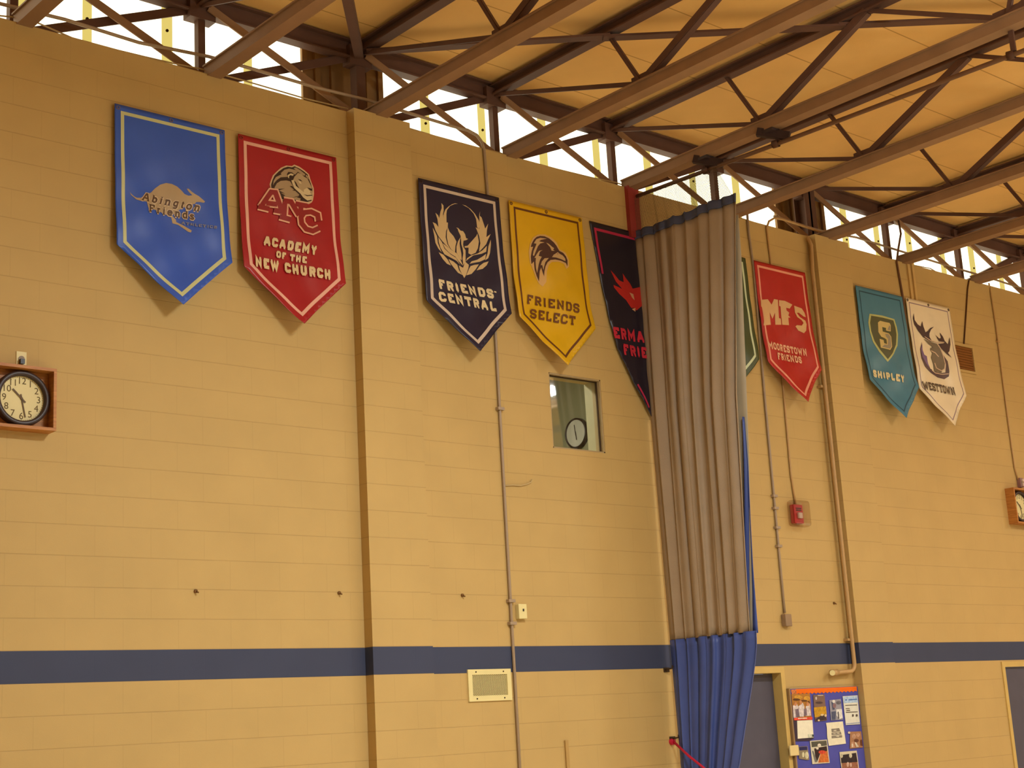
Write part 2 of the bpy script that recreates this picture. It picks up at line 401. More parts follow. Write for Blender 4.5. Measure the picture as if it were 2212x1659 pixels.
# truss standing along the top of the wall
XE0, XE1 = TX(-1), TX(10)
et = thing('edge_truss', (TX(0), 0.21, ZW), 'long brown steel edge truss standing on the wall top in front of the bright windows', 'edge truss')
obj('top_chord', MB().ibeam((XE0, 0.21, ZT-0.01), (XE1, 0.21, ZT-0.01), 0.10, 0.165), M_STEELD, et)
for i in range(0, 10):
    x = TX(i)
    if i in (2, 6): 
        obj('column', MB().ibeam((x, 0.21, ZW), (x, 0.2101, ZT), 0.16, 0.16) if False else MB().box((x-0.015, 0.13, ZW-0.05), (x+0.015, 0.29, ZT)).box((x-0.09, 0.13, ZW-0.05), (x+0.09, 0.145, ZT)).box((x-0.09, 0.275, ZW-0.05), (x+0.09, 0.29, ZT)) if i == 6 else MB().beam((x, 0.21, ZW-0.05), (x, 0.21, ZT), 0.09, 0.09), M_STEELD, et)
    else:
        obj('post', MB().beam((x, 0.21, ZW-0.02), (x, 0.21, ZT), 0.06, 0.06), M_STEELD, et)
    if i < 9:
        obj('diagonal', MB().angle((x+0.04, 0.17, ZT-0.05), (x+TA-0.06, 0.17, ZW+0.04), 0.065, 0.012, up=(0, 1, 0)), M_STEEL, et)
        obj('diagonal', MB().angle((x+0.10, 0.25, ZW+0.05), (x+TA-0.05, 0.25, ZT-0.06), 0.065, 0.012, up=(0, 1, 0)), M_STEELD, et)
    obj('gusset_plate', MB().box((x-0.11, 0.155, ZT-0.15), (x+0.11, 0.265, ZT+0.02)), M_STEELD, et)
# diagonal braces in the plane of the top chords
hb = [(6.90, 0.02), (8.34, -1.30), (9.83, -2.56), (11.32, -3.80), (12.80, -5.05)]
bl = ['flat brown diagonal ceiling brace from the left pilaster hub to the phoenix banner truss',
      'flat brown diagonal ceiling brace between the phoenix banner truss and the curtain truss',
      'flat brown diagonal ceiling brace near the top right, right of the curtain truss',
      'flat brown diagonal ceiling brace at the top right corner of the photo']
for k in range(4):
    a, c = Vector((*hb[k], ZT-0.075)), Vector((*hb[k+1], ZT-0.075)); d = (c-a).normalized()
    tag(obj('ceiling_brace', MB().beam(a-d*0.03+Vector((0, 0, -0.012*(k % 2))), c+d*0.03+Vector((0, 0, -0.012*(k % 2))), 0.09, 0.02), M_STEELD, origin=a), bl[k], 'brace', 'diagonal braces under the ceiling')
tag(obj('knee_brace', MB().angle((TX(1)+0.06, BY[0], ZB+0.06), (TX(2)-0.05, 0.12, ZT-0.06), 0.07, 0.012), M_STEELD, origin=(TX(1), BY[0], ZB)),
    'short brown steel knee brace slanting down to the hub above the left pilaster', 'brace')

# ------------------------------------------------------------------ stroke lettering
def stroke(pts, w, closed=False):
    n = len(pts); P = [Vector(p) for p in pts]; L, R = [], []
    for i in range(n):
        a = P[i-1] if (i > 0 or closed) else None
        c = P[(i+1) % n] if (i < n-1 or closed) else None
        d1 = (P[i]-a).normalized() if a is not None else (c-P[i]).normalized()
        d2 = (c-P[i]).normalized() if c is not None else d1
        n1 = Vector((-d1.y, d1.x)); n2 = Vector((-d2.y, d2.x)); m = (n1+n2)
        if m.length < 1e-4: m = n1
        m.normalize(); k = 1/max(0.45, m.dot(n1))
        L.append(P[i]+m*(w/2*k)); R.append(P[i]-m*(w/2*k))
    q = []
    for i in range(n if closed else n-1):
        j = (i+1) % n; q.append([tuple(L[i]), tuple(R[i]), tuple(R[j]), tuple(L[j])])
    return q
# width, strokes on a unit box (y up)
G = {
'A': (.95, [[(.02, 0), (.42, 1), (.58, 1), (.98, 0)], [(.22, .34), (.78, .34)], [(-.1, 0), (.22, 0)], [(.78, 0), (1.1, 0)]]),
'B': (.85, [[(.12, 0), (.12, 1)], [(-.05, 1), (.8, 1), (1, .86), (1, .66), (.85, .52), (.12, .52)], [(.85, .52), (1, .4), (1, .14), (.8, 0), (-.05, 0)]]),
'C': (.82, [[(1, .68), (1, .84), (.8, 1), (.2, 1), (0, .82), (0, .18), (.2, 0), (.8, 0), (1, .16), (1, .32)]]),
'D': (.85, [[(.12, 0), (.12, 1)], [(-.05, 1), (.76, 1), (1, .78), (1, .22), (.76, 0), (-.05, 0)]]),
'E': (.8, [[(.12, 0), (.12, 1)], [(-.05, 1), (1, 1), (1, .74)], [(.12, .5), (.7, .5)], [(-.05, 0), (1, 0), (1, .26)]]),
'F': (.78, [[(.12, 0), (.12, 1)], [(-.05, 1), (1, 1), (1, .72)], [(.12, .5), (.72, .5)], [(-.08, 0), (.42, 0)]]),
'G': (.85, [[(1, .7), (1, .84), (.8, 1), (.2, 1), (0, .82), (0, .18), (.2, 0), (.8, 0), (1, .16), (1, .44), (.6, .44)]]),
'H': (.9, [[(.1, 0), (.1, 1)], [(.9, 0), (.9, 1)], [(.1, .5), (.9, .5)], [(-.08, 0), (.3, 0)], [(-.08, 1), (.3, 1)], [(.7, 0), (1.08, 0)], [(.7, 1), (1.08, 1)]]),
'I': (.38, [[(.5, 0), (.5, 1)], [(-.1, 0), (1.1, 0)], [(-.1, 1), (1.1, 1)]]),
'L': (.75, [[(.12, 0), (.12, 1)], [(-.05, 0), (1, 0), (1, .3)], [(-.08, 1), (.45, 1)]]),
'M': (1.1, [[(.08, 0), (.08, 1), (.5, .35), (.92, 1), (.92, 0)], [(-.06, 0), (.24, 0)], [(.76, 0), (1.06, 0)], [(-.06, 1), (.1, 1)], [(.9, 1), (1.06, 1)]]),
'N': (.92, [[(.1, 0), (.1, 1), (.9, 0), (.9, 1)], [(-.08, 0), (.3, 0)], [(-.08, 1), (.12, 1)], [(.7, 1), (1.08, 1)]]),
'O': (.85, [[(0, .2), (0, .8), (.22, 1), (.78, 1), (1, .8), (1, .2), (.78, 0), (.22, 0), 'c']]),
'P': (.82, [[(.12, 0), (.12, 1)], [(-.05, 1), (.8, 1), (1, .85), (1, .6), (.8, .45), (.12, .45)], [(-.08, 0), (.42, 0)]]),
'R': (.9, [[(.12, 0), (.12, 1)], [(-.05, 1), (.76, 1), (.94, .86), (.94, .62), (.76, .48), (.12, .48)], [(.58, .48), (.92, 0), (1.06, 0)], [(-.08, 0), (.38, 0)]]),
'S': (.8, [[(1, .7), (1, .86), (.82, 1), (.18, 1), (0, .86), (0, .66), (.18, .54), (.82, .47), (1, .34), (1, .14), (.82, 0), (.18, 0), (0, .14), (0, .3)]]),
'T': (.85, [[(.5, 0), (.5, 1)], [(0, .72), (0, 1), (1, 1), (1, .72)], [(.25, 0), (.75, 0)]]),
'U': (.88, [[(.1, 1), (.1, .2), (.3, 0), (.7, 0), (.9, .2), (.9, 1)], [(-.08, 1), (.3, 1)], [(.7, 1), (1.08, 1)]]),
'W': (1.15, [[(.02, 1), (.26, 0), (.5, .75), (.74, 0), (.98, 1)], [(-.08, 1), (.16, 1)], [(.84, 1), (1.08, 1)]]),
'Y': (.88, [[(.05, 1), (.5, .46), (.95, 1)], [(.5, .46), (.5, 0)], [(-.08, 1), (.22, 1)], [(.78, 1), (1.08, 1)], [(.28, 0), (.72, 0)]]),
"'": (.22, [[(.5, 1), (.4, .8)]]),
'b': (.72, [[(.1, 0), (.1, 1)], [(-.1, 1), (.1, 1)], [(.1, .56), (.35, .66), (.7, .66), (.95, .48), (.95, .18), (.7, 0), (.35, 0), (.1, .1)]]),
'i': (.36, [[(.5, 0), (.5, .66), (.0, .66)], [(-.1, 0), (1.1, 0)], [(.5, .86), (.5, 1)]]),
'n': (.78, [[(.15, 0), (.15, .66), (-.05, .66)], [(.15, .52), (.4, .66), (.7, .66), (.85, .52), (.85, 0)], [(-.05, 0), (.35, 0)], [(.65, 0), (1.05, 0)]]),
'g': (.72, [[(.88, .55), (.65, .66), (.28, .66), (.05, .48), (.05, .2), (.28, .04), (.65, .04), (.88, .16)], [(1.05, .66), (.88, .66), (.88, -.18), (.7, -.32), (.15, -.32)]]),
't': (.48, [[(.4, .9), (.4, .12), (.6, 0), (1, .04)], [(-.05, .66), (1, .66)]]),
'o': (.72, [[(0, .18), (0, .48), (.25, .66), (.75, .66), (1, .48), (1, .18), (.75, 0), (.25, 0), 'c']]),
'r': (.55, [[(.25, 0), (.25, .66), (-.05, .66)], [(.25, .48), (.6, .66), (1, .62)], [(-.05, 0), (.6, 0)]]),
'e': (.7, [[(0, .34), (1, .34), (1, .48), (.75, .66), (.25, .66), (0, .48), (0, .18), (.25, 0), (.75, 0), (.98, .12)]]),
'd': (.74, [[(.88, 0), (.88, 1), (.65, 1)], [(.88, 0), (1.08, 0)], [(.88, .56), (.65, .66), (.28, .66), (.05, .48), (.05, .18), (.28, 0), (.65, 0), (.88, .1)]]),
's': (.62, [[(.95, .52), (.75, .66), (.25, .66), (.03, .52), (.25, .38), (.75, .3), (.97, .16), (.75, 0), (.25, 0), (.03, .12)]]),
' ': (.45, []),
}
def text_polys(txt, p0, p1, ptop, t=0.2, grow=0.0, gap=0.26):
    """letters between p0 and p1 (baseline ends), height to ptop; all 2D"""
    p0, p1, ptop = Vector(p0), Vector(p1), Vector(ptop)
    tot = sum(G[c][0] for c in txt)+gap*(len(txt)-1)
    H = (ptop-p0).length; U = (p1-p0)/tot; V = (ptop-p0)
    out = []; x = 0.0
    for c in txt:
        w, st = G[c]
        for s in st:
            closed = s[-1] == 'c'; pts = s[:-1] if closed else s
            pp = [(t/2+px*(w-t) if w > t else w/2, t/2+py*(1-t)) for px, py in pts]
            for q in stroke(pp, t+grow, closed):
                out.append([tuple(p0+U*(x+a)+V*b2) for a, b2 in q])
        x += w+gap
    return out

# ------------------------------------------------------------------ banners
class Banner:
    """cloth hung flat on the wall at the top, its point standing off the wall"""
    def __init__(s, name, label, x0, w, colr, seed, zt=6.268, tip=0.13, outline=None, rough=0.33, y0=0.032):
        s.x0, s.w, s.zt, s.tip, s.y0 = x0, w, zt, tip, y0
        rnd = random.Random(seed); s.ph = [rnd.uniform(0, 6.28) for _ in range(6)]
        s.root = thing(name, (x0+w/2, 0, zt), label, 'banner', 'school banners on the gym wall')
        s.poly = outline or [(x0, zt), (x0+w, zt), (x0+w, zt-1.06), (x0+w/2, zt-1.462), (x0, zt-1.06)]
        s.layer = 0
        m = mat('vinyl_'+name+str(seed), colr, rough, 0.5, 0.05, 3.0)
        b = s.drape([s.poly], 0.0, solid=True)
        s.cloth = obj('cloth', b, m, s.root)
        for p in s.cloth.data.polygons: p.use_smooth = True
    def off(s, x, z):
        t = max(0.0, s.zt-z); a = (x-s.x0)/s.w; f = min(1.0, t/0.9)
        o = s.y0+s.tip*(t/1.46)**4+0.03*a*min(1, t/1.06)
        o += f*(0.006*math.sin(9*x+5*z+s.ph[0])+0.004*math.sin(17*z-11*x+s.ph[1])+0.003*math.sin(23*x+9*z+s.ph[2]))+0.008*f
        return o
    def px(s, u, v):
        y = -s.y0
        for _ in range(8):
            h = hy(u, v, y); y = -s.off(h.x, h.z)
        return (h.x, h.z)
    def drape(s, polys, lift, solid=False, g=0.04):
        b = bmesh.new()
        for p in polys:
            pts = [Vector((x, z, 0)) for x, z in p]
            vs = [b.verts.new((x, 0, z)) for x, z in p]
            for t in tessellate_polygon([pts]):
                try: b.faces.new([vs[i] for i in t])
                except ValueError: pass
        xs = [v.co.x for v in b.verts]; zs = [v.co.z for v in b.verts]
        for ax, lo, hi in ((0, min(xs), max(xs)), (2, min(zs), max(zs))):
            k = math.floor(lo/g)
            while k*g < hi:
                co = Vector((0, 0, 0)); co[ax] = k*g; no = Vector((0, 0, 0)); no[ax] = 1
                bmesh.ops.bisect_plane(b, geom=b.verts[:]+b.edges[:]+b.faces[:], dist=1e-6, plane_co=co, plane_no=no)
                k += 1
        for v in b.verts: v.co.y = -s.off(v.co.x, v.co.z)-lift
        for f in b.faces:
            f.normal_update()
            if f.normal.y > 0: f.normal_flip()
        if solid:
            ex = bmesh.ops.extrude_face_region(b, geom=b.faces[:])
            for v in ex['geom']:
                if isinstance(v, bmesh.types.BMVert): v.co.y += 0.003
        return b
    def art(s, name, polys, rgb, parent=None, label=None, rough=0.45):
        s.layer += 1
        m = mat('print_%d_%d_%d' % rgb, rgb, rough, 0.4, 0.04, 5.0)
        b = s.drape(polys, 0.0012*s.layer)
        o = obj(name, b, m, parent or s.root, normals=False)
        if label: o['label'] = label
        return o
    def border(s, rgb, inset=0.046, w=0.026, poly=None, label=None):
        P = poly or s.poly
        def ins(d):
            n = len(P); out = []
            for i in range(n):
                a, p, c = Vector(P[i-1]), Vector(P[i]), Vector(P[(i+1) % n])
                d1, d2 = (p-a).normalized(), (c-p).normalized()
                n1, n2 = Vector((d1.y, -d1.x)), Vector((d2.y, -d2.x))
                m = (n1+n2).normalized(); out.append(tuple(p+m*(d/max(0.3, m.dot(n1)))))
            return out
        A, B = ins(inset), ins(inset+w); n = len(A)
        s.art('border_line', [[A[i], A[(i+1) % n], B[(i+1) % n], B[i]] for i in range(n)], rgb, label=label)
    def grommets(s, rgb=(150, 130, 110)):
        m = mat('grommet_%d_%d_%d' % rgb, rgb, 0.35, 0.5, 0.05, metal=0.6)
        for fx in (0.026, s.w/2, s.w-0.026):
            x, z = s.x0+fx, s.zt-0.026; y = -s.off(x, z)
            mb = MB(); n = 14
            R = [[mb.b.verts.new((x+r*math.cos(k*2*PI/n), y-d, z+r*math.sin(k*2*PI/n))) for r, d in ((0.017, 0), (0.014, 0.005), (0.008, 0.005), (0.007, 0.001))] for k in range(n)]
            for k in range(n):
                for j in range(3): mb.b.faces.new((R[k][j], R[(k+1) % n][j], R[(k+1) % n][j+1], R[k][j+1]))
            obj('grommet', mb, m, s.root)
    def pts(s, o, k, P): return [s.px(o[0]+k*a, o[1]+k*c) for a, c in P]
    def text(s, txt, o, k, bl, br, tl, rgb, t=0.2, grow=0.0, name='lettering', parent=None, gap=0.26):
        p0, p1, pt = s.pts(o, k, [bl, br, tl])
        if ' ' not in txt: return s.art(name, text_polys(txt, p0, p1, pt, t, grow, gap), rgb, parent)
        wid = lambda q: sum(G[c][0] for c in q)+gap*max(0, len(q)-1)     # one part per word, laid out on the one line
        p0, p1, pt = Vector(p0), Vector(p1), Vector(pt); U = (p1-p0)/wid(txt); i = 0
        for word in txt.split(' '):
            st = wid(txt[:i])+(gap if i else 0); a = p0+U*st
            s.art(name, text_polys(word, a, a+U*wid(word), a+(pt-p0), t, grow, gap), rgb, parent); i += len(word)+1

CREAM = (226, 196, 146)
# --- royal blue banner
b = Banner('pennant_banner', 'royal blue pointed banner with tan kangaroo, leftmost of the wall banners', 4.588, 0.888, (56, 94, 192), 1)
b.border((206, 204, 146), label='cream border line'); b.grommets((120, 112, 140))
o, k = (290, 385), 0.0904
em = b.art('emblem', [b.pts(o, k, [(0, 440), (60, 470), (150, 470), (250, 420), (400, 340), (500, 240), (620, 155), (760, 115), (900, 140), (1020, 200), (1120, 290), (1200, 380), (1290, 420), (1380, 410), (1300, 330), (1250, 255), (1290, 250), (1380, 330), (1450, 380), (1540, 430), (1620, 500), (1690, 560), (1660, 590), (1560, 570), (1480, 570), (1440, 620), (1300, 640), (1000, 800), (900, 900), (990, 990), (1000, 1050), (1150, 1120), (1370, 1250), (1350, 1300), (1280, 1280), (1050, 1120), (910, 1080), (880, 940), (600, 800), (330, 700), (300, 560), (150, 540), (50, 510), (-80, 400), (-110, 330), (-70, 380)])], (184, 156, 116), label='tan kangaroo silhouette')
for grow, rgb, nm in ((0.20, (224, 196, 158), 'lettering_outline'), (0.0, (98, 70, 44), 'lettering')):
    b.text('Abington', o, k, (165, 530), (1545, 805), (215, 345), rgb, 0.2, grow, nm)
    b.text('Friends', o, k, (345, 800), (1425, 1010), (345, 615), rgb, 0.2, grow, nm)
b.text('ATHLETICS', o, k, (1110, 1105), (1960, 1215), (1120, 1040), (140, 134, 140), 0.2, 0, 'lettering')

# --- red lion banner
b = Banner('pennant_banner', 'dark red pointed banner with lion head and interlocked letters, second from left', 5.592, 0.89, (168, 30, 36), 2)
b.border((236, 176, 150), label='pink border line'); b.grommets((140, 60, 50))
o, k = (540, 345), 0.1025
lion = b.art('emblem', [b.pts(o, k, [(430, 600), (410, 520), (440, 430), (480, 330), (560, 250), (650, 170), (760, 125), (880, 135), (930, 105), (1040, 150), (1150, 230), (1240, 310), (1265, 400), (1300, 500), (1340, 600), (1345, 720), (1325, 850), (1300, 900), (1240, 935), (900, 930), (600, 830)])], (222, 184, 140))
b.art('mane_shadow', [b.pts(o, k, [(445, 605), (440, 530), (470, 430), (510, 340), (600, 250), (700, 180), (790, 150), (880, 165), (935, 140), (1040, 190), (1130, 250), (1215, 320), (1240, 410), (1280, 510), (1310, 610), (1310, 760), (1290, 870), (1200, 890), (1050, 890), (640, 830), (480, 640)])], (62, 38, 22), lion)
b.art('mane', [b.pts(o, k, q) for q in (
    [(505, 600), (560, 500), (640, 450), (760, 440), (840, 460), (900, 560), (960, 640), (1050, 720), (1060, 770), (980, 800), (1060, 820), (1050, 870), (800, 820), (690, 770), (740, 760), (640, 700), (740, 722), (600, 650), (730, 612), (560, 622)],
    [(640, 290), (720, 215), (820, 190), (950, 220), (1000, 260), (940, 320), (880, 270), (800, 260), (770, 310), (790, 365), (640, 375), (560, 430), (500, 500), (480, 545), (490, 450), (540, 370), (660, 312)],
    [(910, 180), (960, 170), (1060, 230), (1160, 310), (1140, 345), (1060, 300), (990, 250)],
    [(1175, 320), (1220, 350), (1230, 420), (1165, 350)])], (176, 146, 108), lion)
b.art('face', [b.pts(o, k, [(960, 330), (1000, 282), (1080, 310), (1130, 362), (1200, 400), (1240, 480), (1290, 580), (1300, 660), (1308, 740), (1200, 770), (1090, 720), (1060, 660), (1000, 560), (960, 480), (900, 430), (930, 360)])], (186, 158, 116), lion)
b.art('face_light', [b.pts(o, k, q) for q in (
    [(785, 330), (850, 292), (915, 315), (890, 350), (845, 330), (810, 355), (815, 400), (790, 380)],
    [(860, 440), (910, 432), (960, 560), (1060, 640), (1110, 680), (1240, 695), (1300, 740), (1290, 850), (1200, 868), (1110, 800), (1050, 720), (930, 610), (890, 530)],
    [(1120, 640), (1190, 600), (1260, 670), (1240, 730), (1140, 720)], [(1000, 440), (1060, 470), (1075, 520), (1030, 500)])], (220, 194, 146), lion)
b.art('face_lines', [b.pts(o, k, q) for q in (
    [(1195, 590), (1290, 620), (1300, 665), (1255, 650), (1225, 620)], [(1115, 735), (1200, 755), (1300, 745), (1295, 765), (1190, 775)],
    [(1000, 415), (1050, 425), (1100, 470), (1045, 445)], [(1065, 855), (1130, 810), (1115, 850), (1200, 875), (1285, 870), (1200, 895), (1065, 892)],
    [(830, 560), (880, 560), (960, 650), (1060, 730), (1060, 780), (870, 808), (1020, 770), (1030, 740), (940, 660), (880, 655), (920, 640)],
    [(840, 340), (890, 345), (845, 380)])], (62, 38, 22), lion)
anc = [([(210, 1010), (430, 690), (520, 700), (650, 1075)], 0), ([(330, 920), (560, 950)], 0), ([(160, 990), (390, 1045)], 0), ([(490, 1070), (690, 1110)], 0),
       ([(690, 870), (850, 895), (1020, 1180)], 0), ([(720, 900), (700, 1230)], 0), ([(610, 1205), (840, 1268)], 0), ([(1060, 960), (1050, 1190)], 0), ([(940, 935), (1190, 985)], 0),
       ([(1430, 1300), (1410, 1170), (1270, 1105), (1130, 1120), (1060, 1220), (1075, 1350), (1170, 1470), (1310, 1510), (1440, 1450)], 0)]
def strokes_px(bn, S, o, k, wpx):
    out = []
    for pts, cl in S:
        for q in stroke(pts, wpx, bool(cl)): out.append(bn.pts(o, k, q))
    return out
mono = b.art('monogram_outline', strokes_px(b, anc, o, k, 168), (236, 176, 140))
b.art('monogram', strokes_px(b, anc, o, k, 104), (150, 34, 30), mono)
o, k = (490, 270), .2712
b.text('ACADEMY', o, k, (283, 960), (710, 1042), (289, 885), CREAM, 0.31, gap=0.13)
b.text('OF THE', o, k, (385, 1058), (628, 1107), (388, 1003), CREAM, 0.31, gap=0.13)
b.text('NEW CHURCH', o, k, (218, 1130), (820, 1240), (214, 1047), CREAM, 0.31, gap=0.13)

# --- navy phoenix banner
b = Banner('pennant_banner', 'dark navy pointed banner with cream phoenix, right of the left pilaster', 7.300, 0.878, (40, 34, 56), 3)
b.border((212, 190, 168), inset=0.048, w=0.027, label='cream border line'); b.grommets((80, 60, 56))
o, k = (925, 430), 0.10854
F = [[(585, 95), (530, 85), (470, 105), (400, 150), (340, 210), (310, 280), (300, 330), (312, 440), (330, 480), (362, 490), (358, 300), (370, 220), (430, 140), (520, 100)],
 [(260, 80), (300, 130), (305, 230), (290, 300), (320, 460), (390, 470), (385, 560), (352, 640), (345, 760), (380, 900), (440, 1000), (350, 920), (270, 830), (200, 740), (140, 620), (110, 520), (85, 460), (150, 490), (200, 560), (180, 400), (140, 275), (190, 320), (215, 380), (240, 250), (265, 180)],
 [(385, 560), (420, 650), (500, 740), (560, 850), (540, 930), (530, 1060), (450, 1000), (395, 900), (368, 770), (368, 660)],
 [(85, 570), (125, 640), (172, 740), (190, 880), (265, 1060), (200, 990), (140, 870), (115, 720)],
 [(200, 760), (270, 860), (320, 990), (440, 1100), (550, 1170), (600, 1260), (650, 1330), (560, 1230), (440, 1165), (320, 1100), (240, 970), (205, 850)],
 [(285, 880), (380, 955), (470, 1020), (570, 1085), (640, 1210), (690, 1330), (600, 1240), (540, 1150), (420, 1075), (330, 980)],
 [(205, 1060), (300, 1110), (380, 1200), (450, 1325), (370, 1290), (290, 1200), (240, 1120)],
 [(400, 1195), (500, 1245), (575, 1310), (610, 1420), (685, 1515), (590, 1470), (500, 1360), (440, 1280)],
 [(605, 1320), (690, 1370), (735, 1250), (805, 1310), (795, 1380), (755, 1500), (715, 1575), (680, 1510), (630, 1420)],
 [(550, 570), (590, 575), (640, 630), (690, 640), (730, 700), (750, 780), (790, 795), (750, 820), (700, 830), (690, 900), (700, 960), (740, 1020), (740, 1250), (695, 1320), (680, 1180), (695, 1080), (682, 990), (655, 900), (650, 800), (640, 730), (600, 650), (580, 590)],
 [(640, 760), (590, 840), (558, 950), (560, 1060), (630, 1190), (665, 1220), (655, 1080), (630, 960), (620, 880)],
 [(670, 110), (740, 130), (840, 200), (930, 300), (1000, 420), (1025, 500), (1000, 600), (970, 560), (950, 400), (900, 290), (800, 180)],
 [(1030, 250), (1010, 320), (1060, 370), (1110, 520), (1130, 590), (1190, 490), (1165, 620), (1155, 760), (1240, 695), (1190, 800), (1150, 900), (1080, 980), (1010, 1050), (1015, 980), (1035, 880), (1010, 740), (965, 620), (940, 565), (1010, 600), (1015, 400)],
 [(985, 740), (1005, 850), (985, 980), (940, 1070), (850, 1110), (795, 1080), (800, 970), (725, 970), (720, 940), (780, 930), (870, 830), (950, 740), (975, 690)],
 [(1240, 810), (1245, 900), (1225, 1080), (1190, 1180), (1130, 1220), (1178, 1080), (1195, 940)],
 [(1165, 930), (1150, 1050), (1060, 1090), (900, 1120), (800, 1190), (745, 1240), (770, 1180), (850, 1125), (980, 1085), (1080, 1020)],
 [(1150, 1090), (1130, 1200), (1020, 1250), (880, 1275), (820, 1290), (860, 1240), (970, 1210), (1070, 1150)],
 [(1200, 1240), (1160, 1320), (1080, 1390), (960, 1420), (1020, 1330), (1100, 1270)],
 [(1005, 1300), (940, 1400), (860, 1490), (755, 1520), (805, 1400), (840, 1335), (920, 1310)]]
b.art('emblem', [b.pts(o, k, f) for f in F], (216, 184, 132), label='cream phoenix with raised wings')
o, k = (880, 370), .2472
b.text("FRIENDS'", o, k, (275, 1026), (785, 1122), (262, 940), (228, 206, 160), 0.28, gap=0.17)
b.text('CENTRAL', o, k, (279, 1137), (780, 1228), (266, 1050), (228, 206, 160), 0.28, gap=0.17)

# --- yellow hawk banner
b = Banner('pennant_banner', 'bright yellow pointed banner with brown hawk head, above the small window', 8.290, 0.876, (224, 172, 18), 4)
b.border((104, 58, 20), inset=0.05, w=0.02, label='brown border line'); b.grommets((130, 96, 60))
o, k = (1130, 495), .08437
halo = b.art('emblem', [b.pts(o, k, [(380, 140), (250, 215), (170, 390), (140, 600), (170, 860), (240, 1020), (320, 1250), (400, 1400), (500, 1470), (590, 1350), (600, 1100), (650, 920), (730, 840), (900, 835), (1040, 890), (1100, 1020), (1170, 960), (1165, 780), (1080, 600), (930, 520), (860, 350), (720, 220), (560, 140)])], (218, 172, 106), label='hawk head with cream halo')
b.art('head', [b.pts(o, k, [(190, 460), (215, 370), (270, 270), (340, 200), (430, 175), (540, 185), (660, 240), (780, 340), (850, 430), (920, 560), (1020, 610), (1090, 700), (1130, 800), (1130, 960), (1090, 870), (960, 810), (820, 780), (700, 790), (620, 850), (570, 950), (540, 1080), (530, 1210), (490, 1100), (455, 980), (420, 1080), (400, 1340), (340, 1200), (290, 1040), (270, 830), (205, 900), (190, 700), (215, 560), (250, 450)])], (82, 50, 38), halo)
b.art('feathers', [b.pts(o, k, q) for q in (
  [(265, 365), (330, 260), (430, 225), (600, 245), (450, 280), (400, 315), (540, 345), (430, 370), (370, 440), (320, 560), (270, 690), (240, 670), (260, 560), (320, 420), (335, 378)],
  [(580, 350), (650, 380), (740, 460), (785, 490), (760, 530), (800, 560), (720, 555), (680, 460)],
  [(490, 540), (420, 580), (390, 690), (470, 710), (420, 800), (390, 900), (350, 1130), (320, 1000), (310, 830), (320, 740), (280, 740), (350, 630), (400, 560)],
  [(650, 740), (560, 850), (530, 960), (510, 1050), (480, 920), (440, 930), (470, 830), (540, 750)],
  [(730, 720), (770, 660), (880, 590), (920, 630), (1010, 680), (1070, 760), (1075, 825), (960, 770), (840, 730)])], (204, 166, 112), halo)
b.art('nostril', [b.pts(o, k, [(862, 622), (890, 628), (884, 652), (870, 645)])], (120, 84, 50), halo)
o, k = (1080, 420), .235
b.text('FRIENDS', o, k, (243, 1006), (726, 1093), (246, 920), (112, 64, 26), 0.2, gap=0.22)
b.text('SELECT', o, k, (274, 1137), (690, 1207), (274, 1052), (112, 64, 26), 0.2, gap=0.22)

# --- black and red banner half behind the curtain
outl = [(9.281, 6.268), (9.80, 6.262), (10.17, 6.26), (10.19, 5.30), (10.06, 4.80), (9.90, 4.44), (9.82, 4.56), (9.70, 4.74), (9.59, 4.93), (9.50, 5.10), (9.44, 5.32), (9.385, 5.60), (9.335, 5.95)]
b = Banner('pennant_banner', 'near-black pointed banner with red flame, half hidden behind the divider curtain', 9.281, 0.885, (38, 31, 42), 5, outline=outl, tip=0.0, y0=0.014)
bd = [(9.335, 6.215), (9.80, 6.21), (10.12, 6.21)]
b.art('border_line', stroke([(9.40, 5.78), (9.375, 5.95), (9.345, 6.20), (9.80, 6.195), (10.12, 6.19)], 0.026), (186, 44, 78), label='crimson border line')
b.art('border_line', stroke([(9.845, 4.57), (9.72, 4.775)], 0.02), (186, 44, 78), label='crimson border line')
o, k = (1305, 560), .1387
fl = b.art('emblem', [b.pts(o, k, [(95, 170), (160, 240), (230, 330), (300, 360), (285, 220), (330, 290), (400, 380), (440, 460), (620, 420), (620, 700), (500, 800), (470, 760), (420, 760), (340, 640), (230, 540), (150, 440), (140, 400), (230, 440), (280, 470), (180, 350)])], (186, 42, 34), label='red flame')
for q in ([(390, 520), (450, 545), (470, 640), (430, 600)], [(425, 780), (480, 760), (480, 820)]): b.art('emblem_light', [b.pts(o, k, q)], (206, 150, 110), fl)
p_ = b.pts(o, k, [(145, 1228), (490, 1290), (118, 1052)])
tw = lambda q: sum(G[c][0] for c in q)+0.14*(len(q)-1)
gx = (Vector(p_[1])-Vector(p_[0]))/3.0
b.art('lettering', text_polys('ERMANTOWN', p_[0], tuple(Vector(p_[0])+gx*3.0*tw('ERMANTOWN')/tw('ERM')), p_[2], 0.27, gap=0.14), (196, 44, 60))
p_ = b.pts(o, k, [(295, 1490), (500, 1525), (280, 1315)])
gx = (Vector(p_[1])-Vector(p_[0]))/2.0
b.art('lettering', text_polys('FRIENDS', p_[0], tuple(Vector(p_[0])+gx*2.0*tw('FRIENDS')/tw('FR')), p_[2], 0.27, gap=0.14), (196, 44, 60))

# --- green banner, nearly all behind the curtain
b = Banner('pennant_banner', 'dark green banner with pale border, mostly hidden between curtain and red banner', 10.56, 0.88, (66, 78, 44), 6, tip=0.06)
b.border((206, 216, 176), inset=0.05, w=0.026, label='pale border line')

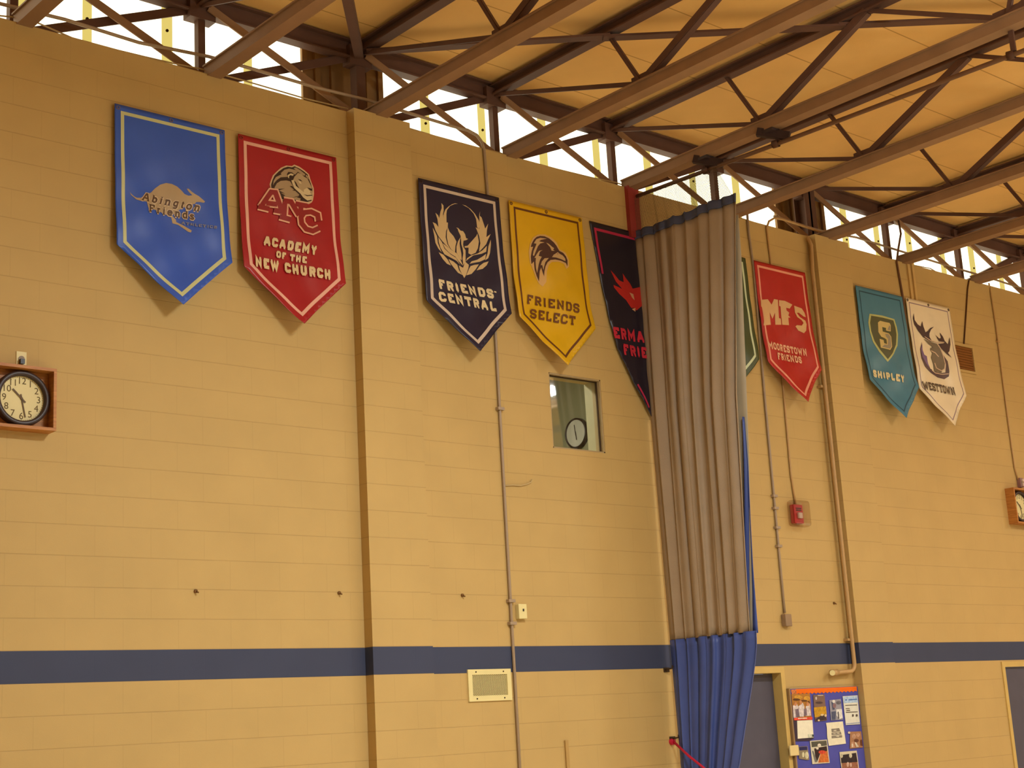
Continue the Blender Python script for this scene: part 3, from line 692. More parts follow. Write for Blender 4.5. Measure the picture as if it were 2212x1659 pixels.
# --- small red banner
b = Banner('pennant_banner', 'bright red pointed banner with three large cream letters, right of the curtain', 11.572, 0.822, (186, 34, 32), 7, tip=0.15)
b.border((240, 160, 130), inset=0.042, w=0.024, label='pink border line')
o, k = (1635, 635), .09646
mf = b.art('emblem', [b.pts(o, k, q) for q in (
  [(85, 130), (240, 120), (325, 240), (380, 115), (465, 130), (475, 280), (490, 540), (532, 556), (543, 690), (410, 690), (400, 420), (345, 560), (280, 410), (310, 690), (145, 705), (160, 560), (120, 310), (90, 280)],
  [(490, 140), (620, 155), (790, 240), (730, 330), (650, 310), (660, 370), (720, 420), (700, 480), (750, 530), (700, 530), (715, 700), (562, 690), (550, 555), (545, 540), (525, 280), (495, 270)],
  [(830, 262), (1000, 325), (1060, 420), (1090, 520), (1040, 505), (930, 420), (890, 425), (960, 520), (1080, 600), (1110, 680), (1100, 820), (1050, 880), (920, 820), (860, 730), (890, 700), (1000, 710), (1040, 650), (1000, 590), (900, 520), (850, 420)])], (226, 180, 126), label='three large cream letters')
b.text('MOORESTOWN', o, k, (262, 1224), (1120, 1390), (236, 1062), (240, 182, 142), 0.25, gap=0.14)
b.text('FRIENDS', o, k, (464, 1468), (1006, 1562), (446, 1308), (240, 182, 142), 0.25, gap=0.14)

# --- teal banner
b = Banner('pennant_banner', 'teal blue pointed banner with green shield and letter S', 13.265, 0.862, (70, 128, 152), 8, tip=0.14)
b.border((40, 78, 92), inset=0.05, w=0.014, label='dark teal border line')
o, k = (1865, 665), .10246
sh = b.art('emblem', [b.pts(o, k, [(125, 125), (400, 165), (650, 240), (700, 400), (728, 560), (715, 800), (640, 970), (510, 1140), (330, 930), (200, 720), (130, 500), (100, 310)])], (190, 192, 122), label='shield')
b.art('shield_field', [b.pts(o, k, [(160, 168), (400, 208), (628, 268), (672, 420), (693, 560), (682, 780), (620, 940), (510, 1083), (350, 888), (230, 700), (160, 490), (138, 320)])], (86, 86, 52), sh)
b.art('shield_letter', [b.pts(o, k, [(300, 310), (345, 275), (545, 320), (570, 370), (570, 500), (470, 480), (470, 425), (390, 405), (400, 500), (530, 540), (580, 610), (600, 820), (560, 890), (360, 840), (335, 655), (420, 680), (430, 745), (490, 765), (480, 670), (440, 640), (370, 610), (310, 510)])], (216, 190, 120), sh)
b.art('shield_letter_shade', [b.pts(o, k, q) for q in ([(450, 545), (520, 555), (565, 615), (585, 810), (550, 865), (385, 825), (440, 775), (505, 785), (510, 655), (470, 610)], [(495, 465), (540, 375), (556, 385), (556, 480)])], (160, 148, 124), sh)
b.text('SHIPLEY', o, k, (206, 1458), (866, 1582), (186, 1302), (226, 210, 160), 0.3, gap=0.12)

# --- white moose banner
b = Banner('pennant_banner', 'white pointed banner with dark moose head, rightmost of the wall banners', 14.200, 0.866, (238, 220, 186), 9, tip=0.13)
b.border((150, 124, 132), inset=0.045, w=0.012, label='mauve border line'); b.grommets((96, 72, 48))
o, k = (1960, 660), .1206
ring_ = b.art('emblem', [b.pts(o, k, [(260, 650), (225, 780), (250, 950), (310, 1090), (420, 1210), (540, 1290), (660, 1320), (740, 1270), (750, 1180), (720, 1000), (640, 880), (690, 1050), (680, 1200), (600, 1210), (480, 1180), (410, 1130), (330, 960), (290, 850), (250, 780)])], (92, 70, 74), label='moose head with antlers')
b.art('ring_shade', [b.pts(o, k, [(262, 680), (240, 780), (268, 920), (330, 1030), (390, 1120), (360, 1010), (345, 910), (300, 880), (270, 800)])], (124, 98, 140), ring_)
b.art('antler', [b.pts(o, k, [(110, 140), (125, 260), (180, 340), (240, 380), (260, 280), (280, 370), (320, 480), (360, 460), (400, 410), (470, 380), (420, 430), (390, 500), (390, 560), (430, 630), (500, 660), (560, 670), (400, 640), (280, 570), (190, 460), (120, 340), (95, 230)])], (66, 42, 46), ring_)
b.art('antler', [b.pts(o, k, [(500, 530), (560, 590), (600, 590), (575, 485), (630, 560), (660, 630), (720, 700), (755, 570), (765, 700), (745, 820), (720, 850), (790, 935), (700, 870), (600, 770), (540, 690), (640, 680), (660, 655), (560, 640)])], (66, 42, 46), ring_)
b.art('head', [b.pts(o, k, [(290, 600), (400, 650), (520, 690), (580, 780), (640, 930), (665, 1020), (660, 1120), (620, 1160), (600, 1210), (540, 1190), (480, 1190), (460, 1050), (420, 930), (440, 860), (400, 780), (440, 740), (370, 690)])], (122, 106, 84), ring_)
b.art('head_lines', sum([sum([[b.pts(o, k, q)] for q in stroke(s_, 14)], []) for s_ in ([(300, 560), (400, 625), (520, 665), (650, 660)], [(530, 690), (600, 800), (640, 930), (668, 1040), (655, 1140), (600, 1170), (510, 1120), (480, 1030)], [(430, 1160), (490, 1210), (600, 1235), (730, 1225)], [(410, 810), (490, 850), (550, 920)])], []), (222, 190, 160), ring_)
b.text('WESTTOWN', o, k, (287, 1505), (862, 1612), (250, 1357), (84, 62, 44), 0.2, gap=0.16)

# ------------------------------------------------------------------ divider curtain
XC = 9.87
def interp(tab, z):
    tab = sorted(tab)
    if z <= tab[0][0]: return tab[0][1]
    for (a, va), (c, vc) in zip(tab, tab[1:]):
        if z <= c: return va+(vc-va)*(z-a)/(c-a)
    return tab[-1][1]
YLt = [(0.0, -0.16), (0.9, -0.20), (1.385, -0.075), (2.47, -0.05), (6.3, -0.03)]
YRt = [(0.0, -0.62), (0.9, -0.50), (1.37, -0.72), (1.7, -0.80), (2.02, -0.88), (2.35, -0.955), (2.47, -0.965), (4.5, -1.06), (6.3, -1.27)]
def fold(u, z):
    f = 0.62*math.sin(2*PI*(6.7*u+0.75*u*u)+0.4+0.3*math.sin(0.6*z)) + 0.22*math.sin(2*PI*12.3*u+1.1+0.35*z)+0.45*math.sin(2*PI*2.7*u+2.0+0.45*z)+0.10*math.sin(2*PI*17.1*u+0.5*z)
    a = 0.026 + 0.006*math.sin(1.7*z)
    if z < 2.4: a *= max(0.35, 1-0.35*(2.4-z))
    return a*f
def sheet(z0, z1, nz, nu=190, dx=0.0, wide=0.0, thick=0.004, u0=0.0, u1=1.0, dip=0.0, amp=1.0, jag=0.0):
    b = bmesh.new(); rows = []
    for j in range(nz+1):
        z = z0+(z1-z0)*j/nz; row = []
        for i in range(nu+1):
            u = u0+(u1-u0)*i/nu
            y = interp(YLt, z)+(interp(YRt, z)-wide*min(1, max(0, (z-1.2)))-interp(YLt, z))*u
            y += 0.012*math.sin(2*PI*9*u+z*0.4)
            zz = z-dip*u+jag*math.sin(2*PI*(10.6*u))
            row.append(b.verts.new((XC+dx+amp*fold(u, z)-0.05*(1-min(1, z/2.4)), y, zz)))
        rows.append(row)
    for j in range(nz):
        for i in range(nu):
            f = b.faces.new((rows[j][i], rows[j][i+1], rows[j+1][i+1], rows[j+1][i])); f.smooth = True
    return b
M_TAN = mat('taupe_vinyl', (162, 138, 110), 0.55, 0.3, 0.05, 4.0, 0.15, 120)
M_NAVY = mat('navy_hem', (74, 76, 98), 0.6, 0.2, 0.06)
M_CBLUE = mat('blue_vinyl', (70, 86, 148), 0.42, 0.4, 0.08, 3.0)
M_NET = mat('dark_net', (86, 70, 52), 0.8, 0.1)
ct = thing('divider_curtain', (XC, -0.55, 0), 'tall taupe and blue folding gym divider curtain gathered against the wall', 'curtain')
def csheet(name, b, m, th=0.004, lbl=None):
    o = obj(name, b, m, ct, normals=False)
    md = o.modifiers.new('solid', 'SOLIDIFY'); md.thickness = th; md.offset = 0
    if lbl: o['label'] = lbl
    return o
csheet('curtain_panel', sheet(2.47, 6.20, 44), M_TAN, lbl='taupe upper panel')
csheet('lower_panel', sheet(0.06, 2.475, 36, dx=-0.004, wide=0.075), M_CBLUE, lbl='blue lower panel')
csheet('top_hem', sheet(6.185, 6.262, 4, dx=-0.006, jag=0.006), M_NAVY, 0.012, 'navy top hem')
# rear fold that shows past the leading edge
def strip(pl, pr, dx, n=30):
    b = bmesh.new(); rows = []
    for j in range(n+1):
        t = j/n; z = pl[0][0]+(pl[-1][0]-pl[0][0])*t
        ya = interp([(a, c) for a, c in pl], z); yb = interp([(a, c) for a, c in pr], z)
        rows.append([b.verts.new((XC+dx+0.012*math.sin(q*5+z*2), ya+(yb-ya)*q/6, z)) for q in range(7)])
    for j in range(n):
        for i in range(6): b.faces.new((rows[j][i], rows[j][i+1], rows[j+1][i+1], rows[j+1][i])).smooth = True
    return b
csheet('rear_fold', strip([(2.45, -0.70), (6.1, -0.85)], [(2.45, -0.93), (3.9, -1.04), (4.5, -1.075), (5.1, -1.12), (5.7, -1.175), (6.1, -1.19)], 0.10), mat('pale_taupe_vinyl', (176, 160, 132), 0.5, 0.3, 0.04))
csheet('edge_hem', strip([(2.46, -0.84), (4.3, -1.03)], [(2.46, -0.985), (3.0, -1.0), (3.9, -1.04), (4.3, -1.04)], 0.085), M_CBLUE, lbl='blue leading edge hem')
# net between hem and pipe
nb = bmesh.new(); NU, NZ = 110, 24; rows = []
for j in range(NZ+1):
    row = []
    for i in range(NU+1):
        u = i/NU; y = -0.04-u*(1.02+0.16*(1-j/NZ))
        z = 6.25+(6.60-0.03*u-6.25)*j/NZ-0.012*abs(math.sin(u*26))*(j/NZ)
        row.append(nb.verts.new((XC+0.6*fold(u, 6.2)*(1-0.5*j/NZ), y, z)))
    rows.append(row)
for j in range(NZ):
    for i in range(NU): nb.faces.new((rows[j][i], rows[j][i+1], rows[j+1][i+1], rows[j+1][i]))
no = obj('top_net', nb, M_NET, ct, normals=False); no['label'] = 'open mesh strip above the navy hem'
md = no.modifiers.new('wire', 'WIREFRAME'); md.thickness = 0.003; md.use_replace = True
# strap that ties it back, wall hooks
st = MB(); A = hy(1455, 1602, -0.03); B = hx(1522, 1660, 9.74); C = Vector((9.74, -0.50, 0.98))
st.tube([A, (A+B)/2+Vector((0, 0, -0.01)), B, C, Vector((9.86, -0.78, 0.86)), Vector((9.97, -0.55, 0.9))], 0.011, 8)
st.disc((A.x, A.z), 0.028, 0.0, -0.03, 12)
tag(obj('tie_back_strap', st, mat('red_strap', (206, 36, 66), 0.5, 0.3), origin=A), 'thin red tie-back strap around the blue bottom of the curtain', 'strap')
for (u, v), lb in (((1452, 1596), 'small dark wall hook holding the red strap beside the curtain'), ((1439, 1447), 'small metal hook on the wall under the blue stripe, left of the curtain')):
    h = hy(u, v, 0); m = MB().box((h.x-0.035, -0.008, h.z-0.02), (h.x+0.035, 0, h.z+0.02))
    m.tube([(h.x-0.02, -0.006, h.z), (h.x-0.02, -0.05, h.z+0.005), (h.x, -0.075, h.z+0.01), (h.x+0.02, -0.06, h.z+0.03)], 0.007, 8)
    tag(obj('wall_hook', m, M_DARK, origin=h), lb, 'hook')
# pipe it hangs from
tp = thing('curtain_pipe', (9.9, 0, 6.6), 'thin brown pipe under the roof truss that carries the divider curtain', 'curtain pipe')
obj('pipe', MB().tube([(9.9, -0.05, 6.615), (9.9, -2.0, 6.555), (9.9, -4.06, 6.50), (9.9, -8.5, 6.40)], 0.019, 10), M_RUST, tp)
for y in (-0.95, -1.75, -4.0):
    zz = 6.615+y*0.028
    m = MB(); m.ring((0, 0), 0.034, 0.02, 0, 0.05, 16)
    bmesh.ops.rotate(m.b, verts=m.b.verts, cent=(0, 0, 0), matrix=Matrix.Rotation(0.2, 3, 'Z')); bmesh.ops.translate(m.b, verts=m.b.verts, vec=(9.9, y, zz))
    m.box((9.885, y-0.02, zz+0.02), (9.905, y+0.02, ZB-0.05))
    obj('hanger_clamp', m, M_STEELD, tp)
for y, s_ in ((-0.92, 0.10), (-1.66, 0.11)):
    m = MB().box((9.80, y-s_, 6.66), (9.94, y+s_*0.5, 6.685)).beam((9.80, y+0.05, 6.69), (9.93, y-s_-0.08, 6.60), 0.05, 0.07)
    obj('pulley_bracket', m, mat('dark_bracket', (58, 42, 40), 0.5, 0.3), tp)
# red bearing post at the wall
tag(obj('bearing_post', MB().box((9.79, -0.045, 6.20), (9.865, 0.0, ZW)).box((9.865, -0.03, 6.20), (9.95, 0.0, ZW-0.01)), mat('oxide_red_paint', (150, 52, 44), 0.5, 0.3), origin=(9.83, 0, 6.2)), 'red painted bracket post on the wall above the curtain top', 'bracket')

# ------------------------------------------------------------------ conduits, cables
def conduit(name, label, cat, pts, r, m, straps=(), box=None, group=None):
    t = thing(name, tuple(pts[-1]), label, cat, group)
    obj('tube', MB().tube(pts, r, 10), m, t)
    for s_ in straps:
        obj('strap', MB().box((s_[0]-r*2.6, -0.012-r*2, s_[1]-0.012), (s_[0]+r*2.6, -0.0005, s_[1]+0.012)), m, t)
    return t
def wp(u, v, y): h = hy(u, v, y); return Vector((h.x, y, h.z))
def arc(c, r, a0, a1, y, n=8):
    return [Vector((c[0]+r*math.cos(a0+(a1-a0)*i/n), y, c[1]+r*math.sin(a0+(a1-a0)*i/n))) for i in range(n+1)]
# 1: along the wall top, then down past the phoenix banner
yw = 0.09
P = [wp(u, v, yw) for u, v in ((-60, -10), (0, 8), (140, 42), (300, 92), (450, 122))] + [wp(u, v, yw-0.04) for u, v in ((560, 153), (680, 188), (790, 215), (880, 243), (975, 272))]
P += [wp(1010, 281, 0.02), wp(1030, 292, 0.0), wp(1041, 307, -0.012), wp(1046, 325, -0.0135)]
P = [Vector(p) for p in P]
low = [Vector((8.066, -0.0135, z)) for z in (6.3, 5.0, 4.0, 3.0, 0.35)]
t = conduit('electrical_conduit', 'long conduit along the wall top bending down behind the phoenix banner', 'conduit', P+low, 0.0132, M_CONDG, [(8.066, z) for z in (4.39, 2.80, 2.62, 1.4)])
# 2: left of the small red banner
P = [wp(1614, 462, -0.0135), wp(1617, 500, -0.0135)]+[Vector((x, -0.0135, z)) for x, z in ((11.578, 6.2), (11.556, 4.85), (11.544, 3.2), (11.541, 2.73))]
t = conduit('electrical_conduit', 'thin vertical conduit ending in a small grey switch box, just right of the curtain', 'conduit', P, 0.0125, M_CONDG, [(11.548, 3.86), (11.546, 3.74), (11.545, 3.55), (11.544, 3.37)])
obj('outlet_box', MB().box((11.495, -0.055, 2.60), (11.59, 0.0, 2.715)), mat('grey_box', (150, 122, 92), 0.5, 0.3), t, bevel=0.006)
# 3: behind the small red banner to the fire alarm
P = [wp(1775, 502, 0.0), wp(1720, 484, 0.0), wp(1690, 474, 0.0), wp(1673, 471, -0.005), wp(1661, 478, -0.01), wp(1656, 492, -0.012)] + [Vector((x, -0.012, z)) for x, z in ((11.868, 6.3), (11.866, 5.0), (11.85, 4.1), (11.875, 3.80))]
conduit('electrical_conduit', 'thin conduit dropping behind the small red banner to the fire alarm', 'conduit', P, 0.011, M_COND)
# 4: fat pipe on the right pilaster edge
P = [wp(1745, 512, -0.05), wp(1753, 530, -0.055)] + [Vector((12.49, -0.06, z)) for z in (6.3, 5.0, 3.6, 2.45, 2.24)] + arc((12.41, 2.24), 0.08, 0, -PI/2, -0.06)[1:] + [Vector((12.15, -0.06, 2.152)), Vector((12.115, -0.06, 2.150))]
t = conduit('pipe', 'tan pipe running down beside the right pilaster and elbowing left under the blue stripe', 'pipe', P, 0.021, M_COND, [(12.49, 5.05), (12.49, 2.47)])
obj('end_cap', MB().tube([(12.20, -0.06, 2.155), (12.105, -0.06, 2.150)], 0.031, 14), M_COND, t)
obj('end_cap', MB().tube([(12.115, -0.06, 2.150), (12.085, -0.09, 2.150)], 0.027, 14), M_CREAM, t)
# 5: raceway pair above the white banner, conduit between teal and white banners
t = thing('raceway', (14.38, 0, 6.3), 'pair of beige cable raceways behind the top of the white moose banner', 'raceway')
for dx in (0.0, 0.085): obj('channel', MB().box((14.335+dx, -0.02, 5.5), (14.375+dx, 0, ZW+0.02)), mat('beige_raceway', (206, 168, 104), 0.5, 0.3), t)
P = [hx(1930, 470, 14.2), ] if False else [wp(1941, 476, 0.10), wp(1946, 505, 0.10), wp(1940, 540, 0.05), wp(1937, 566, -0.012)] + [Vector((14.168, -0.015, z)) for z in (6.3, 5.8, 5.34)]
conduit('electrical_conduit', 'thin dark conduit running down the gap between the teal and white banners', 'conduit', P, 0.012, M_RUST)
# 6: cable to the brown vent, conduit to the right clock
P = [wp(2093, 606, -0.008), wp(2090, 625, -0.008), wp(2086, 690, -0.008), wp(2082, 747, -0.008)]
conduit('cable', 'dark cable hanging slanted from the wall top to the brown vent', 'cable', P, 0.009, mat('dark_cable', (92, 58, 30), 0.6, 0.2))
P = [wp(2136, 612, 0.02), wp(2140, 630, -0.012)] + [Vector((x, -0.013, z)) for x, z in ((16.075, 6.2), (16.066, 5.5), (16.062, 4.75))] + [wp(2192, 1010, -0.014), wp(2199, 1036, -0.016)]
conduit('electrical_conduit', 'thin conduit running down to the outlet box above the right wooden clock', 'conduit', P, 0.0095, M_COND, [(16.07, 6.0)])
# 7: horizontal conduit over the wall top at right
P = [wp(u, v, 0.10) for u, v in ((1690, 474), (1770, 497), (1830, 512), (1960, 552), (2080, 596), (2220, 648))]
P = [wp(1672, 467, 0.12), wp(1700, 476, 0.12), wp(1770, 498, 0.12), wp(1850, 513, 0.12), wp(1960, 547, 0.12), wp(2060, 578, 0.12), wp(2130, 598, 0.12), wp(2230, 630, 0.12)]
conduit('electrical_conduit', 'thin horizontal conduit strung across the bright windows at far right', 'conduit', P, 0.012, M_CONDG)
# loose cables on the wall top
def cable(label, px, y, r=0.006, m=None):
    P = [wp(u, v, y) for u, v in px]
    tag(obj('cable', MB().tube(P, r, 8), m or M_CABLE, origin=P[0]), label, 'cable', 'loose cables along the wall top')
cable('thin pale cable lying on the wall top above the blue and red banners', ((-40, 20), (0, 34), (60, 40), (170, 88), (310, 122), (380, 138), (430, 148), (520, 172), (660, 213), (752, 235)), 0.05)
cable('thin pale cable sagging along the wall top above the phoenix and yellow banners', ((860, 270), (960, 300), (1020, 316), (1080, 330), (1100, 338), (1190, 362), (1280, 384), (1330, 394), (1352, 402)), 0.05)
cable('thin pale cable along the wall top above the small red banner', ((1590, 468), (1640, 484), (1690, 503), (1750, 511), (1790, 515)), 0.03)
cable('thin pale cable drooping on the wall top above the teal banner', ((1845, 544), (1900, 556), (1935, 562), (1960, 570), (2010, 580), (2040, 598)), 0.06)
cable('short stray wire poking right from the conduit under the small window', ((1090, 1049), (1108, 1048), (1125, 1049), (1138, 1046), (1147, 1042), (1149, 1036)), -0.012, 0.005)
for (u, v), lb in (((422, 1277), 'small rusty screw anchor in the wall below the royal blue banner'), ((732, 1281), 'small rusty screw anchor in the wall just left of the left pilaster'), ((998, 1286), 'small rusty screw anchor in the wall above the cream grille'), ((1801, 1303), 'small rusty screw anchor left of the tan pipe')):
    h = hy(u, v, 0); m = MB().disc((h.x, h.z), 0.013, 0, -0.012, 10); m.tube([(h.x, -0.005, h.z), (h.x+0.008, -0.028, h.z-0.012)], 0.006, 6)
    tag(obj('wall_anchor', m, mat('rusty_anchor', (120, 84, 44), 0.7, 0.2), origin=h), lb, 'anchor')

# ------------------------------------------------------------------ small wall fixtures
t = thing('vent_grille', (7.81, 0, 2.02), 'cream framed wire mesh grille on the wall under the blue stripe', 'grille')
gx0, gx1, gz0, gz1 = 7.585, 8.028, 2.016, 2.262
m = MB(); fw = 0.042
m.box((gx0, -0.014, gz0), (gx1, 0, gz0+fw)).box((gx0, -0.014, gz1-fw), (gx1, 0, gz1)).box((gx0, -0.014, gz0+fw), (gx0+fw, 0, gz1-fw)).box((gx1-fw, -0.014, gz0+fw), (gx1, 0, gz1-fw))
obj('frame', m, M_CREAM, t)
for sx in (gx0+0.08, gx1-0.08):
    for sz in (gz0+0.02, gz1-0.02): obj('screw', MB().disc((sx, sz), 0.006, -0.014, -0.018, 8), M_DARK, t)
m = MB(); ax0, ax1, az0, az1 = gx0+fw, gx1-fw, gz0+fw, gz1-fw
def clipped(m, p, d):
    ts = []
    for lo, hi, c, dd in ((ax0, ax1, p[0], d[0]), (az0, az1, p[1], d[1])):
        a, b2 = (lo-c)/dd, (hi-c)/dd; ts.append((min(a, b2), max(a, b2)))
    a, b2 = max(ts[0][0], ts[1][0]), min(ts[0][1], ts[1][1])
    if b2-a > 0.01: m.beam((p[0]+d[0]*a, -0.006, p[1]+d[1]*a), (p[0]+d[0]*b2, -0.006, p[1]+d[1]*b2), 0.0032, 0.0032)
for i in range(-30, 50):
    clipped(m, (ax0+i*0.0205, az0), (1, 0.55)); clipped(m, (ax0+i*0.0205, az0), (1, -0.55))
obj('mesh_screen', m, M_CREAM, t)
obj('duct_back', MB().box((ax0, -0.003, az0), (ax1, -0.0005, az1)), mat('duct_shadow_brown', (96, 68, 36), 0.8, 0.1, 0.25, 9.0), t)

t = thing('switch_box', (8.17, 0, 2.66), 'cream surface switch box on the wall right of the long conduit', 'switch')
obj('cover', MB().box((8.125, -0.045, 2.655), (8.212, 0, 2.775)), M_CREAM, t, bevel=0.005)
obj('key_slot', MB().box((8.166, -0.05, 2.715), (8.178, -0.044, 2.735)), M_BLACK, t)
tag(obj('surface_raceway', MB().box((8.572, -0.016, 0.0), (8.606, 0, 1.678)), mat('wall_tone_raceway', (184, 146, 84), 0.5, 0.3), origin=(8.59, 0, 0)), 'wall-coloured vertical raceway strip below the grille, ending low on the wall', 'raceway')

# brown vent high at right
t = thing('vent_grille', (15.3, 0, 5.55), 'brown louvred vent high on the wall, right of the white moose banner', 'vent')
m = MB(); vx0, vx1, vz0, vz1 = 14.96, 15.47, 5.555, 5.84
m.box((vx0, -0.02, vz1), (vx1+0.03, 0, vz1+0.03)).box((vx0, -0.02, vz0-0.03), (vx1+0.03, 0, vz0)).box((vx1, -0.02, vz0), (vx1+0.03, 0, vz1)).box((vx0-0.03, -0.02, vz0-0.03), (vx0, 0, vz1+0.03))
obj('frame', m, M_WALL, t)
m = MB()
for i in range(9): m.beam((vx0, -0.006, vz0+0.018+i*0.031), (vx1, -0.006, vz0+0.018+i*0.031), 0.006, 0.022, (0, 0.5, 1))
obj('louvres', m, mat('vent_brown', (150, 96, 44), 0.6, 0.2), t)
obj('backing', MB().box((vx0, -0.002, vz0), (vx1, -0.0005, vz1)), M_MULD if False else mat('vent_brown_back', (128, 80, 36), 0.7, 0.1), t)

# fire alarm under clear cover
ac = hy(1723, 1110, -0.04); t = thing('fire_alarm', (ac.x, 0, ac.z), 'red fire alarm strobe under a clear plastic guard, between curtain and right pilaster', 'fire alarm')
ax, az = ac.x, ac.z
obj('back_box', MB().box((ax-0.07, -0.055, az-0.095), (ax+0.07, -0.004, az+0.09)), mat('alarm_red', (190, 40, 44), 0.4, 0.4), t, bevel=0.006)
obj('strobe_lens', MB().box((ax-0.03, -0.082, az-0.05), (ax+0.03, -0.055, az+0.01)), mat('strobe_white', (214, 190, 176), 0.2, 0.6), t, bevel=0.008)
obj('horn_slots', MB().box((ax-0.04, -0.060, az+0.03), (ax+0.04, -0.055, az+0.038)).box((ax-0.04, -0.060, az+0.048), (ax+0.04, -0.055, az+0.056)), M_BLACK, t)
obj('clear_guard', MB().box((ax-0.125, -0.115, az-0.13), (ax+0.125, -0.002, az+0.13)), glass('clear_guard_plastic', 0.10, (0.90, 0.86, 0.82, 1)), t, bevel=0.03)

# window into the room behind
M_JAMB = mat('window_jamb', (172, 146, 104), 0.5, 0.3)
m = MB(); x0, x1, z0, z1 = WIN; fr = 0.03
m.box((x0, 0.004, z0), (x1, 0.10, z0+0.012)).box((x0, 0.004, z1-0.012), (x1, 0.10, z1)).box((x0, 0.004, z0), (x0+0.012, 0.10, z1)).box((x1-0.012, 0.004, z0), (x1, 0.10, z1))
wn = struct('window_4', m, M_JAMB)
obj('pane', MB().box((x0+0.012, 0.05, z0+0.012), (x1-0.012, 0.056, z1-0.012)), glass('window_glass', 0.10, (0.93, 0.96, 0.93, 1)), wn)
obj('stop_bead', MB().box((x1-0.022, 0.035, z0+0.012), (x1-0.012, 0.05, z1-0.012)).box((x0+0.012, 0.035, z1-0.02), (x1-0.012, 0.05, z1-0.012)), M_DARK, wn)
RM = mat('grey_green_wall', (150, 146, 116), 0.8, 0.15, 0.04, 5.0)
RX0, RX1, RY1, RZ0, RZ1 = 7.6, 11.88, 4.6, 2.8, 6.2
struct('trim_5', MB().box((RX0, RY1, RZ0), (RX1, RY1+0.1, RZ1)), RM)
struct('trim_6', MB().box((RX0, WT+0.01, RZ0-0.1), (RX1, RY1, RZ0)), mat('hall_floor', (120, 110, 90), 0.6, 0.2))
struct('trim_7', MB().box((RX0, WT+0.01, RZ1), (RX1, RY1, RZ1+0.05)), mat('hall_ceiling', (176, 168, 140), 0.8, 0.1))
struct('trim_8', MB().box((RX1, WT+0.01, RZ0), (RX1+0.05, RY1, RZ1)), RM)
struct('trim_9', MB().box((RX0-0.05, WT+0.01, RZ0), (RX0, RY1, RZ1)), RM)
obj('reveal', MB().box((x1-0.006, 0.062, z0), (x1+0.004, WT, z1)).box((x0, 0.062, z0-0.004), (x1, WT, z0+0.006)), mat('pale_block_reveal', (186, 174, 140), 0.7, 0.2, 0.04), wn)
rl = lamp(8.75, 1.7, 6.05, 0.8, 0.6, 170.0, (1.0, 0.97, 0.86))
cc = hx(1246, 936, RX1-0.03)
t = thing('wall_clock', (RX1, cc.y, cc.z), 'round black-rimmed clock inside the room behind the small window', 'clock')
def turned(m):          # built facing the gym, turned to hang on the side wall of the room
    bmesh.ops.rotate(m.b, verts=m.b.verts, cent=(0, 0, 0), matrix=Matrix.Rotation(-PI/2, 3, 'Z'))
    bmesh.ops.translate(m.b, verts=m.b.verts, vec=(RX1, cc.y, cc.z)); return m
obj('rim', turned(MB().ring((0, 0), 0.176, 0.156, 0, -0.06)), M_BLACK, t)
obj('face', turned(MB().disc((0, 0), 0.158, 0, -0.045, 40)), mat('grey_clock_face', (206, 200, 186), 0.5, 0.3, 0.02), t)
obj('hand', turned(MB().beam((0, -0.05, -0.03), (-0.015, -0.05, 0.10), 0.008, 0.004, (0, 1, 0))), M_BLACK, t)
obj('hand', turned(MB().beam((0, -0.053, 0.02), (0.012, -0.053, -0.08), 0.010, 0.004, (0, 1, 0))), M_BLACK, t)

# doors
M_FRAME = mat('door_frame_yellow', (208, 174, 100), 0.45, 0.35)
M_DOOR = mat('door_blue_grey', (84, 80, 92), 0.5, 0.3, 0.05)
for k, (a, c, z0, z1) in enumerate((DOOR1, DOOR2)):
    m = MB().box((a-0.052, -0.014, 0), (a+0.004, 0.16, z1+0.052)).box((c-0.004, -0.014, 0), (c+0.052, 0.16, z1+0.052)).box((a+0.004, -0.014, z1-0.004), (c-0.004, 0.16, z1+0.052))
    d = struct('door_%d' % (k+1), m, M_FRAME)
    obj('leaf', MB().box((a+0.006, 0.09 if k == 0 else 0.02, 0.01), (c-0.006, 0.135 if k == 0 else 0.065, z1-0.008)), M_DOOR, d, bevel=0.003)
    obj('door_handle', MB().tube([(a+0.08, 0.09 if k == 0 else 0.02, 1.0), (a+0.08, 0.03 if k == 0 else -0.05, 1.0), (a+0.19, 0.03 if k == 0 else -0.05, 1.0)], 0.011), mat('satin_metal', (170, 160, 140), 0.35, 0.5, metal=0.8), d)

